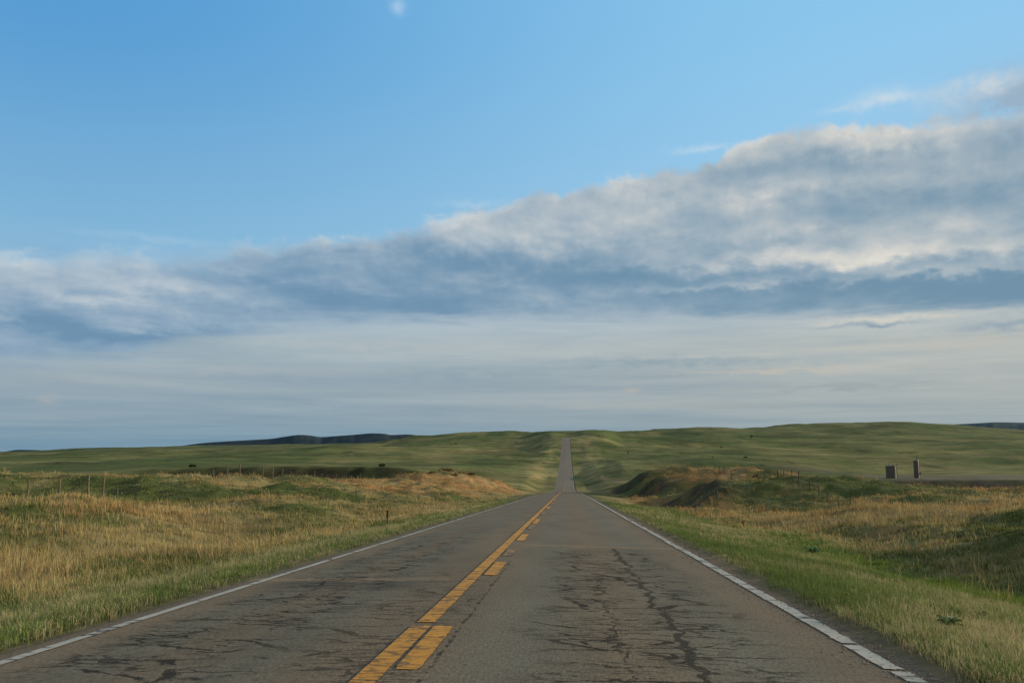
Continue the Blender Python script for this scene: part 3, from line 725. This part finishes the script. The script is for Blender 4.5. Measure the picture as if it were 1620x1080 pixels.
# ------------------------------------------------------------------ roadside markers
m_blk = simple_mat('dark_marker_back', (.022, .021, .022), .6, var=.3)
m_red = simple_mat('rusty_red_marker', (.085, .028, .012), .6, var=.5, scale=18.)
x0, y0, _ = locate(612.5, 830, 30.0); zg = float(land_z(x0, y0))
t_ = thing('delineator_post', 'slim black roadside marker post standing in dry grass at the left verge', 'marker post', (x0, y0, zg))
bm = bmesh.new()                          # flanged steel U-post
for dx, sx, sy in ((0, .030, .006), (-.017, .006, .022), (.017, .006, .022)): add_box(bm, (dx, (.012 if sy > .01 else 0), .22), (sx, sy, .75))
obj('post', bm, m_steel, t_)
bm = bmesh.new(); add_box(bm, (0, -.010, .455), (.066, .012, .26), .004); obj('reflector_plate', bm, m_blk, t_)
bm = bmesh.new()
add_cyl(bm, (0, -.0165, .455), (0, -.0225, .455), .008, .006, 8)
obj('bolt', bm, m_steel, t_)

x0, y0, _ = locate(1177, 833, 42.0); zg = float(land_z(x0, y0)); 
t_ = thing('delineator_post', 'short dark red marker with two stacked plates beside dry grass at the right verge', 'marker post', (x0, y0, zg), .15)
bm = bmesh.new(); add_cyl(bm, (.03, .02, -.1), (-.01, .012, .44), .022, .018, 8); obj('post', bm, m_steel, t_)
for zc, w, h_, dx in ((.37, .135, .15, -.02), (.17, .10, .10, .01)):
    bm = bmesh.new(); add_box(bm, (dx, -.022, zc), (w, .014, h_), .006); pl = obj('marker_plate', bm, m_red, t_)
    bm = bmesh.new(); add_cyl(bm, (dx, -.0315, zc), (dx, -.0385, zc), w * .26, w * .22, 14); obj('reflector', bm, simple_mat('dull_reflector', (.30, .20, .13), .4), pl)

# ------------------------------------------------------------------ tank battery
m_tank = simple_mat('tan_tank_steel', (.072, .066, .058), .38, .0, var=.18, scale=.6, spec=.5)
m_tank2 = simple_mat('dark_tan_steel', (.045, .038, .032), .5, .0, var=.2, scale=1., spec=.5)
zp = locate(1410, 756, 307)[2]
x0, y0, _ = locate(1410.5, 756, 307); z0 = float(land_z(x0, y0)) - .05
tk = thing('storage_tank', 'squat brown cylindrical storage tank on the bare pad, left of the tall vessel', 'tank', (x0, y0, z0))
R0, H0 = 1.83, 4.45
bm = bmesh.new(); add_lathe(bm, [(R0, 0), (R0, H0)], 64); obj('shell', bm, m_tank, tk)
bm = bmesh.new(); add_lathe(bm, [(R0 + .07, H0 + .004), (R0 + .07, H0 + .07), (R0 * .5, H0 + .20), (.05, H0 + .30)], 56); rf = obj('roof', bm, m_tank2, tk)
bm = bmesh.new(); add_lathe(bm, [(.25, H0 + .15), (.25, H0 + .44), (.28, H0 + .44), (.28, H0 + .52)], 20, (.5, -.5, 0)); obj('hatch', bm, m_tank2, rf)
bm = bmesh.new(); add_cyl(bm, (-.6, .3, H0 + .1), (-.6, .3, H0 + .9), .06, n=10); add_cyl(bm, (-.6, .3, H0 + .9), (-.35, .3, H0 + .8), .06, n=10); obj('vent_pipe', bm, m_steel, rf)
bm = bmesh.new()
lx = R0 * math.cos(-.25) + .18; ly = R0 * math.sin(-.25)
for s in (-.22, .22): add_cyl(bm, (lx, ly + s, 0), (lx, ly + s, H0 + .9), .03, n=8)
for k in range(14): add_cyl(bm, (lx, ly - .22, .3 + k * .32), (lx, ly + .22, .3 + k * .32), .018, n=6)
obj('ladder', bm, m_tank, tk)
bm = bmesh.new(); add_cyl(bm, (.2, -R0 + .02, .5), (.2, -R0 - .5, .5), .08, n=10); add_cyl(bm, (.2, -R0 - .5, .55), (.2, -R0 - .5, -.1), .08, n=10); add_lathe(bm, [(.16, .42), (.16, .58)], 12, (.2, -R0 - .28, 0)); obj('outlet_pipe', bm, m_steel, tk)
x1, y1, _ = locate(1450.5, 753.5, 309); z1 = float(land_z(x1, y1)) - .05
tw = thing('treater_vessel', 'tall narrow brown upright vessel with thin pipe on top, right of the squat tank', 'vessel', (x1, y1, z1))
R1, H1 = .92, 6.6
bm = bmesh.new(); add_lathe(bm, [(R1 + .05, 0), (R1 + .05, .25), (R1, .28), (R1, H1 - .3), (R1 * .9, H1 - .08), (R1 * .6, H1 + .1), (.15, H1 + .2)], 48); obj('shell', bm, m_tank, tw)
bm = bmesh.new(); add_cyl(bm, (.35, 0, H1), (.35, 0, H1 + 1.35), .07, n=10); add_cyl(bm, (.35, 0, H1 + 1.35), (.55, 0, H1 + 1.45), .07, n=10); obj('stack_pipe', bm, m_steel, tw)
bm = bmesh.new(); add_cyl(bm, (R1 + .16, -.1, .1), (R1 + .16, -.1, H1 - .1), .09, n=10); add_cyl(bm, (R1 + .16, -.1, H1 - .1), (R1 - .35, -.1, H1 - .05), .09, n=10); obj('downcomer_pipe', bm, m_tank, tw)
bm = bmesh.new(); add_box(bm, (R1 + .25, -.25, 1.75), (.5, .5, .75), .04); add_cyl(bm, (R1 - .1, -.25, 1.75), (R1 + .05, -.25, 1.75), .3, n=14); obj('burner_housing', bm, m_tank2, tw)
bm = bmesh.new(); add_lathe(bm, [(.34, 0), (.34, .06)], 16); bmesh.ops.rotate(bm, verts=bm.verts, matrix=Matrix.Rotation(math.pi / 2, 3, 'X')); bmesh.ops.translate(bm, verts=bm.verts, vec=(-.1, -R1 + .0, 1.1)); obj('manway', bm, m_tank2, tw)

# ------------------------------------------------------------------ small plants and animals
m_bark = simple_mat('bark', (.07, .055, .04), .9, var=.4)
def leaf_cloud(name, R, n, size, col, mat_parent, squash=.8, zc=0., seed=0):
    rg = np.random.default_rng(seed)
    d = rg.normal(0, 1, (n, 3)); d /= np.linalg.norm(d, axis=1)[:, None]
    rad = R * (.45 + .55 * rg.random(n) ** .5) * (1 + .35 * perlin(d[:, 0] * 2 + seed, d[:, 1] * 2 + d[:, 2]))
    c = d * rad[:, None]; c[:, 2] = c[:, 2] * squash + zc
    t1 = rg.normal(0, 1, (n, 3)); t1 /= np.linalg.norm(t1, axis=1)[:, None]
    t2 = np.cross(t1, rg.normal(0, 1, (n, 3))); t2 /= np.linalg.norm(t2, axis=1)[:, None]
    s = size * rg.uniform(.6, 1.3, (n, 1))
    V = np.stack([c - t1 * s, c + t2 * s * .4, c + t1 * s, c - t2 * s * .4], 1)
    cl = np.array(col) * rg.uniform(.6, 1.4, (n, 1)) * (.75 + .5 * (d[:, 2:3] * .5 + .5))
    return fast_mesh(name, V.reshape(-1, 3), [np.arange(n * 4).reshape(-1, 4)], m_grass, np.repeat(cl, 4, 0), False, mat_parent)
def bush(name, label, cat, px, row, Y, w, h, col, trunk=.0, seed=1, group=None):
    x, y, _ = locate(px, row, Y); z = float(land_z(x, y))
    r = thing(name, label, cat, (x, y, z - .03), 0, group)
    bm = bmesh.new()
    for k in range(5 if not trunk else 1):
        a = random.uniform(0, 6.28); q = (.15 if not trunk else .02) * w
        add_cyl(bm, (0, 0, -.1), (math.cos(a) * q, math.sin(a) * q, max(trunk, h * .45)), .035 * h, .02 * h, 6)
    if trunk:
        for k in range(5):
            a = k * 1.3; add_cyl(bm, (0, 0, trunk * .9), (math.cos(a) * w * .3, math.sin(a) * w * .3, trunk + h * .25), .018 * h, .008 * h, 5)
    obj('trunk' if trunk else 'stem', bm, m_bark, r)
    leaf_cloud('crown' if trunk else 'foliage', w / 2, int(260), w * .10, col, r, squash=(h - trunk) / w, zc=trunk + (h - trunk) / 2, seed=seed)
    return r
bush('tree', 'tiny lone dark tree far off below the right-hand ridge', 'tree', 1189, 693, 1000, 3.4, 4.6, (.028, .040, .018), 1.2, 3)
bush('bush', 'round dark bush beside rusty dry grass at the top of the right bank', 'bush', 1196, 755, 118, .85, .62, (.032, .030, .016), 0, 4)
bush('bush', 'small dark bush on the edge of the dark draw at left', 'bush', 304, 742, 232, 2.0, .85, (.030, .036, .016), 0, 5)
bush('bush', 'low dark bush in the draw left of the rusty knoll', 'bush', 604, 744, 226, 2.0, .75, (.030, .036, .018), 0, 6)
bush('bush', 'widest dark bush, just behind the rusty knoll left of the road', 'bush', 697, 745, 205, 3.2, 1.5, (.034, .036, .020), 0, 9)
for q, (px, row, Y, w, h_) in enumerate([(684, 751, 139, 2.0, .45), (706, 750, 141, 2.6, .55), (728, 749, 144, 2.2, .45), (745, 752, 149, 1.6, .4), (718, 757, 136, 1.5, .35)]):
    bush('bush', 'low dark brown bush on the crest of the rusty knoll left of the road', 'bush', px, row, Y, w, h_, (.120, .085, .042), 0, 20 + q, 'low bushes on the crest of the rusty knoll')
# broad leafed weeds on the right verge
m_leaf, t = new_mat('glossy_weed_leaf'); gpos = t.n('ShaderNodeTexCoord').outputs['Object']
t.bsdf(t.mix(t.lin(.35, .65, t.noise(gpos, 25., 3)), (.06, .13, .022), (.11, .19, .045)), .38, spec=.45)
def weed(label, px, row, Y, w, n, up, mat, seed):
    rg = random.Random(seed); x, y, _ = locate(px, row, Y); z = float(land_z(x, y))
    r = thing('weed', label, 'weed', (x, y, z))
    st = bmesh.new(); add_cyl(st, (0, 0, -.05), (.01, 0, up * .6), .008, .005, 6); obj('stem', st, m_leaf, r)
    bm = bmesh.new()
    for k in range(n):
        a = rg.uniform(0, 6.28); L = w * rg.uniform(.5, 1.); W = L * .30; e = rg.uniform(.15, .9)
        rows = []
        for i in range(6):
            s = i / 5; rr = .02 + L * s; zz = .03 + up * rg.uniform(.95, 1.05) * (math.sin(s * 2.1) * e) ; ww = W * math.sin(math.pi * (.08 + .90 * s)) * .5
            c_ = Vector((math.cos(a) * rr, math.sin(a) * rr, zz)); sd = Vector((-math.sin(a), math.cos(a), 0))
            rows.append((bm.verts.new(c_ - sd * ww + Vector((0, 0, .012))), bm.verts.new(c_), bm.verts.new(c_ + sd * ww + Vector((0, 0, .012)))))
        for i in range(5):
            for q in range(2): bm.faces.new((rows[i][q], rows[i][q + 1], rows[i + 1][q + 1], rows[i + 1][q]))
    obj('leaves', bm, mat, r, True)
weed('broad leafed dark green weed with shiny leaves low in the right verge', 1503, 1014, 8.6, .11, 34, .10, m_leaf, 2)
weed('small leafy green weed clump in pale grass near the marker right of the road', 1285, 862, 24.5, .24, 30, .22, m_leaf, 5)
weed('tiny leafy weed at the bottom right of the verge', 1551, 972, 10.4, .07, 14, .07, m_leaf, 8)
# grazing cattle, far away
m_cow = simple_mat('black_hide', (.012, .011, .011), .75, var=.3, scale=3.)
def cow_mesh():
    # skeleton with a radius at every joint
    J = [((0, 0, 1.0), .40), ((.55, 0, 1.02), .38), ((-.6, 0, 1.02), .38), ((.95, 0, 1.12), .24), ((1.25, 0, .80), .16), ((1.42, 0, .48), .14), ((1.56, 0, .25), .09),
         ((-.95, 0, 1.1), .16), ((-1.05, 0, .8), .035), ((-1.05, 0, .42), .05)]
    E = [(0, 1), (0, 2), (1, 3), (3, 4), (4, 5), (5, 6), (2, 7), (7, 8), (8, 9)]
    for (bx, fr) in ((.6, 1), (-.65, 0)):
        for s in (-1, 1):
            i = len(J); 
            if fr: J += [((bx, s * .2, .72), .16), ((bx + .02, s * .2, .38), .075), ((bx, s * .2, .04), .07)]
            else: J += [((bx + .06, s * .2, .74), .19), ((bx - .14, s * .2, .42), .085), ((bx - .06, s * .2, .04), .07)]
            E += [(1 if fr else 2, i), (i, i + 1), (i + 1, i + 2)]
    me = bpy.data.meshes.new('cow'); me.from_pydata([j[0] for j in J], E, [])
    o = bpy.data.objects.new('cow', me); COL.objects.link(o)
    sk = o.modifiers.new('skin', 'SKIN'); su = o.modifiers.new('sub', 'SUBSURF'); su.levels = su.render_levels = 1
    for v, (p, r) in zip(me.skin_vertices[0].data, J): v.radius = (r * .9, r * 1.05); 
    me.skin_vertices[0].data[0].use_root = True
    dg = bpy.context.evaluated_depsgraph_get(); dg.update()
    m2 = bpy.data.meshes.new_from_object(o.evaluated_get(dg)); bpy.data.objects.remove(o)
    m2.materials.clear(); m2.materials.append(m_cow); return m2
CM = cow_mesh()
for i, (px, row, Y, rz, lab) in enumerate([
    (993.5, 720, 590, 1.9, 'lone black cow grazing on the green slope nearest the road, right of it'),
    (1141, 710.5, 730, .35, 'black cow grazing on the slope below the lone tree'),
    (1128, 728, 470, 1.2, 'black cow at the foot of the right slope, left one of a pair'),
    (1180, 728, 470, 2.7, 'black cow at the foot of the right slope, right one of a pair'),
    (456, 703, 1350, .2, 'speck of a black cow far out on the left plain, leftmost there'),
    (529, 705, 1250, 2.9, 'speck of a black cow far out on the left plain below the dark hills'),
    (721, 701.5, 860, .1, 'black cow high on the green rise just left of the road'),]):
    x, y, _ = locate(px, row, Y)
    o = bpy.data.objects.new('cow', CM); COL.objects.link(o); o.location = (x, y, float(land_z(x, y)) - .02); o.rotation_euler = (0, 0, rz)
    tag(o, lab, 'cow', 'black cattle grazing on the far slopes')

# ------------------------------------------------------------------ sun and sky
SUN_AZ = math.radians(75.0)      # clockwise from the road's direction (+Y)
SUN_EL = math.radians(12.0)
sd = bpy.data.lights.new('sun', 'SUN'); so = bpy.data.objects.new('sun', sd); COL.objects.link(so)
sd.energy = 5.0; sd.angle = math.radians(.55); sd.color = (1., .84, .60)
to_sun = Vector((math.sin(SUN_AZ) * math.cos(SUN_EL), math.cos(SUN_AZ) * math.cos(SUN_EL), math.sin(SUN_EL)))
so.rotation_euler = to_sun.to_track_quat('Z', 'Y').to_euler()

W = bpy.data.worlds.new('World'); S.world = W; W.use_nodes = True
W.node_tree.nodes.clear(); t = NT(W.node_tree)
STR = .10
def lin_(c): return tuple(((v / 255.) / 12.92 if v / 255. <= .04045 else ((v / 255. + .055) / 1.055) ** 2.4) for v in c)
def sky_(c): return tuple(v / STR for v in lin_(c))
tc = t.n('ShaderNodeTexCoord').outputs['Generated']
dx, dy, dz = t.sep(tc)
AZ = t.mul(t.m('ARCTAN2', dx, dy), 57.29578)
EL = t.mul(t.m('ARCSINE', dz), 57.29578)
sk = t.n('ShaderNodeTexSky', sky_type='NISHITA'); sk.sun_disc = False; sk.sun_elevation = SUN_EL; sk.sun_rotation = SUN_AZ
sk.altitude = 1000; sk.air_density = 1.; sk.dust_density = .6; sk.ozone_density = 1.5
# clear sky: the physical sky nudged towards the blue of this evening
clear_tint = t.mix(t.ss(-38., 22., AZ), sky_((88, 160, 217)), sky_((142, 203, 243)))
low_tint = t.mix(t.ss(-36., 20., AZ), sky_((140, 190, 221)), sky_((162, 208, 238)))
clear = t.mix(t.ss(9., 31., t.add(EL, t.mul(AZ, -.06))), low_tint, clear_tint)
base = t.mix(.90, sk.outputs[0], clear)
def A(px, row): return azel(px, row)
def EV(row, px=810): return azel(px, row)[1]
P2 = t.vec(AZ, EL, 0.)
# a cloud deck is foreshortened towards the horizon
PW = t.vec(AZ, t.mul(t.m('LOGARITHM', t.m('MAXIMUM', t.add(EL, 3.), .4), 2.71828), 14.), 0.)
def nz(sx, sy, ox, oy, detail, rough, dist=0.):
    return t.noise(t.vadd(t.vmul(PW, (sx, sy, 1.)), (ox, oy, 0.)), 1., detail, rough, dist)
# --- thin haze / stratus below the bank
hz = t.n('ShaderNodeValToRGB'); cr = hz.color_ramp; cr.interpolation = 'EASE'
stops = [(EV(712), (126, 152, 168)), (EV(697), (128, 153, 167)), (EV(686), (136, 158, 170)), (EV(664), (149, 165, 173)), (EV(620), (158, 171, 177)), (EV(560), (168, 180, 184)), (EV(505), (179, 192, 199)), (EV(430), (158, 188, 210))]
e0, e1 = EV(712), EV(430)
cr.elements[0].position = 0; cr.elements[0].color = (*lin_(stops[0][1]), 1); cr.elements[1].position = 1; cr.elements[1].color = (*lin_(stops[-1][1]), 1)
for e, c_ in stops[1:-1]:
    q = cr.elements.new((e - e0) / (e1 - e0)); q.color = (*lin_(c_), 1)
t.put(hz.inputs[0], t.lin(e0, e1, EL))
veil = t.vmul(hz.outputs[0], (1 / STR,) * 3)
warm = t.mix(t.ss(-30., 38., AZ), (.88, .935, .985), (1.18, 1.06, .95))
veil = t.mix(1., veil, warm, 'MULTIPLY')
str1 = nz(.085, .62, 1., 2., 6, .62, .4)
str2 = nz(.030, .30, 9., 4., 6, .62, .5)
str3 = nz(.22, 1.5, 4., 7., 5, .6, .3)
sv = t.add(t.add(t.mul(t.sub(str1, .5), .50), t.mul(t.sub(str2, .5), .85)), t.mul(t.sub(str3, .5), .10))
veil = t.mix(1., veil, t.mix(t.lin(-.20, .20, sv), (.80, .87, .94), (1.17, 1.13, 1.09)), 'MULTIPLY')
va = t.sub(1., t.ss(EV(500), EV(385), EL))
col = t.mix(t.mul(va, .97), base, veil)
# --- the cloud bank
edge_px = [(-900, 415), (-300, 404), (0, 396), (120, 394), (250, 390), (380, 384), (480, 376), (600, 360), (740, 332), (830, 304), (920, 291), (1000, 274), (1060, 266), (1125, 250), (1170, 228), (1215, 208), (1270, 198), (1400, 195), (1500, 186), (1620, 168), (1900, 140), (2600, 120)]
top = t.curve(AZ, [A(*p) for p in edge_px], -60., 60., -5., 45.)
bot_px = [(-900, 570), (0, 560), (200, 548), (330, 522), (480, 500), (640, 495), (900, 490), (1100, 492), (1300, 488), (1450, 484), (1620, 478), (2600, 450)]
bot = t.curve(AZ, [A(*p) for p in bot_px], -60., 60., -5., 45.)
n_a = nz(.140, .31, 3.1, 8.2, 5, .52, .2); n_b = nz(.140, .31, 3.27, 8.43, 5, .52, .2)
b_a = nz(.050, .15, 5.5, 2.2, 4, .55, .3); b_b = nz(.050, .15, 5.60, 2.38, 4, .55, .3)
f_a = nz(.50, .90, 1.7, 5.1, 5, .58, .15); f_b = nz(.50, .90, 1.86, 5.32, 5, .58, .15)
fine = f_a
ultra = nz(1.2, 2.1, 7., 3., 4, .6)
cen = t.ss(-30., -6., AZ)
edgeN = t.add(t.add(t.mul(t.sub(n_a, .5), 2.6), t.mul(t.sub(fine, .5), 2.4)), t.mul(t.sub(ultra, .5), .8))
inside = t.sub(t.add(top, edgeN), EL)               # degrees below the upper edge
soft = t.lin(-30., -2., AZ, 1.7, .80)
aTop = t.ss(-.2, soft, inside)
aBot = t.ss(t.sub(bot, 1.3), t.add(bot, .35), t.add(EL, t.add(t.mul(t.sub(str1, .5), 2.6), t.mul(t.sub(str3, .5), 1.2))))
thin = t.lin(-36., -8., AZ, .92, 1.)
holes = t.ss(.30, .52, t.add(t.add(b_a, t.mul(t.sub(n_a, .5), .35)), t.lin(-34., -4., AZ, -.03, .16)))
alpha = t.mul(t.mul(aTop, aBot), t.mul(thin, t.add(.40, t.mul(holes, .60))))
rel = t.m('DIVIDE', t.sub(EL, bot), t.m('MAXIMUM', t.sub(top, bot), .5))
lit = t.add(t.add(t.mul(t.sub(n_a, n_b), 1.45), t.mul(t.sub(b_a, b_b), 1.3)), t.mul(t.sub(f_a, f_b), .48))
rim = t.mul(t.sub(1., t.ss(.1, 1.5, inside)), t.add(.20, t.mul(t.ss(.45, .62, n_a), .35)))
sh = t.add(t.add(lit, rim), t.lin(0., 1., rel, -.12, .10))
def blob(px, row, wa, we, amp):
    a, e = A(px, row)
    u = t.m('DIVIDE', t.sub(t.add(AZ, t.mul(t.sub(b_a, .5), 12.)), a), wa); v2 = t.m('DIVIDE', t.sub(t.add(EL, t.add(t.mul(t.sub(n_a, .5), 3.2), t.mul(t.sub(f_a, .5), 2.2))), e), we)
    r2 = t.add(t.mul(u, u), t.mul(v2, v2)); return t.mul(t.m('POWER', 2.71828, t.mul(r2, -1.)), amp)
for b in [(1230, 408, 9., .8, .66), (1480, 402, 8., .7, .60), (1150, 456, 7., .36, .42), (1540, 430, 5., .3, .30), (930, 345, 7., 1.4, .26), (700, 372, 7., 1.1, .20), (1400, 214, 9., .8, .36), (1010, 300, 6., .8, .16),
          (1290, 290, 5., .7, .24), (1230, 362, 5., .5, .22), (1500, 362, 5., .5, .25), (360, 428, 7., .8, .24), (100, 445, 7., .9, .20), (320, 470, 6., .45, .22), (60, 400, 6., .7, .2),
          (640, 432, 12., 1.5, -.32), (1000, 444, 9., 1.1, -.32), (560, 470, 9., 1., -.26), (1350, 462, 14., .75, -.44), (1600, 462, 6., 1.0, -.40), (220, 528, 6., .6, -.46), (60, 524, 5., .4, -.25), (1480, 300, 9., 2.2, -.10), (1330, 250, 7., .9, -.16), (500, 396, 3., 1.0, -.18)]:
    sh = t.add(sh, blob(*b))
rp = t.n('ShaderNodeValToRGB'); cr = rp.color_ramp; cr.interpolation = 'B_SPLINE'
cl = [(0., (108, 143, 170)), (.22, (124, 154, 178)), (.40, (147, 169, 187)), (.56, (167, 182, 194)), (.72, (190, 197, 202)), (.86, (211, 212, 209)), (1., (226, 224, 216))]
cr.elements[0].position = 0; cr.elements[0].color = (*lin_(cl[0][1]), 1); cr.elements[1].position = 1; cr.elements[1].color = (*lin_(cl[-1][1]), 1)
for p_, c_ in cl[1:-1]:
    q = cr.elements.new(p_); q.color = (*lin_(c_), 1)
t.put(rp.inputs[0], t.lin(-.66, .92, sh))
cc = t.vmul(rp.outputs[0], (1 / STR,) * 3)
cc = t.mix(1., cc, t.mix(t.ss(-30., 25., AZ), (.90, .97, 1.03), (1.05, 1.02, .97)), 'MULTIPLY')
col = t.mix(alpha, col, cc)
# --- separate scraps: upper right wisps, streak under the bank, the small puff high up
def scrap(col, px, row, wa, we, op, c0, jitter=1.):
    a, e = A(px, row)
    u = t.m('DIVIDE', t.sub(t.add(AZ, t.mul(t.sub(n_a, .5), 6. * jitter)), a), wa); v2 = t.m('DIVIDE', t.sub(t.add(EL, t.mul(t.sub(fine, .5), 2.2 * jitter)), e), we)
    r = t.add(t.mul(u, u), t.mul(v2, v2))
    f = t.mul(t.m('POWER', 2.71828, t.mul(r, -1.)), op)
    f = t.mul(f, t.ss(.22, .60, t.add(t.mul(fine, .6), t.mul(ultra, .4))))
    return t.mix(f, col, sky_(c0))
for a_ in [(1625, 150, 4.2, 1.6, 1.25, (152, 177, 199), 1.), (1555, 135, 2.6, .5, .8, (208, 216, 220), 1.), (1500, 160, 2., .6, .5, (190, 208, 222), 1.), (1395, 156, 2.0, .5, .9, (202, 218, 228), .8), (1350, 168, 1.8, .22, .7, (196, 214, 228), .6),
           (1115, 234, 2.0, .22, .7, (190, 214, 232), .6), (745, 322, 2.4, .25, .5, (178, 206, 226), .6), (250, 378, 4., .25, .4, (170, 200, 220), .6), (632, 9, .58, .44, .50, (190, 216, 238), .5),
           (1420, 502, 4.6, .20, .9, (210, 208, 196), .5), (1390, 513, 2.6, .14, .8, (124, 150, 170), .5), (1600, 512, 3.6, .40, .8, (138, 160, 176), .7),
           (1040, 572, 8.0, .30, .8, (142, 162, 172), .8), (720, 590, 10., .45, .7, (140, 161, 173), .8), (1250, 585, 7., .25, .7, (196, 190, 178), .7), (1480, 545, 9., .35, .6, (190, 188, 180), .9), (600, 545, 9., .4, .5, (182, 188, 190), .9), (1150, 640, 8., .3, .5, (150, 162, 166), .7), (400, 585, 8., .35, .5, (172, 178, 184), .8), (1330, 612, 6., .22, .6, (148, 160, 164), .7), (1000, 640, 9., .3, .4, (178, 180, 176), .6), (500, 620, 8., .3, .45, (148, 164, 172), .7),
           (998, 617, .6, .28, .8, (182, 178, 174), .4), (78, 632, .7, .35, .6, (168, 174, 178), .4), (180, 600, 6., .4, .4, (168, 176, 180), .7)]:
    col = scrap(col, *a_)
# out-of-view sky behind and overhead: broken cloud added as pale warm fill light
absaz = t.m('ABSOLUTE', AZ)
rest = t.m('MAXIMUM', t.ss(44., 75., absaz), t.ss(36., 58., EL))
brok = t.ss(.36, .62, t.noise(tc, 2.6, 5, .6))
restc = t.mix(t.add(.35, t.mul(brok, .65)), base, t.mix(t.ss(0., 40., EL), sky_((196, 182, 156)), sky_((182, 178, 168))))
col = t.mix(rest, col, restc)
bg = t.n('ShaderNodeBackground'); bg.inputs['Strength'].default_value = STR
t.put(bg.inputs['Color'], col)
ow = t.n('ShaderNodeOutputWorld'); t.t.links.new(bg.outputs[0], ow.inputs[0])
W.cycles.sampling_method = 'MANUAL'; W.cycles.sample_map_resolution = 512

# ------------------------------------------------------------------ camera and render settings
cd = bpy.data.cameras.new('camera'); co = bpy.data.objects.new('camera', cd); COL.objects.link(co)
cd.sensor_width = 36.; cd.lens = 36. * F / 1620.; cd.clip_start = .05; cd.clip_end = 30000
co.location = (0, 0, EYE); co.rotation_euler = (math.pi / 2 + PITCH, 0, YAW)
S.camera = co
S.cycles.max_bounces = 4; S.cycles.diffuse_bounces = 2; S.cycles.transmission_bounces = 2
S.render.resolution_x, S.render.resolution_y = 1024, 682
S.view_settings.view_transform = 'Standard'; S.view_settings.look = 'None'; S.view_settings.exposure = 0; S.view_settings.gamma = 1
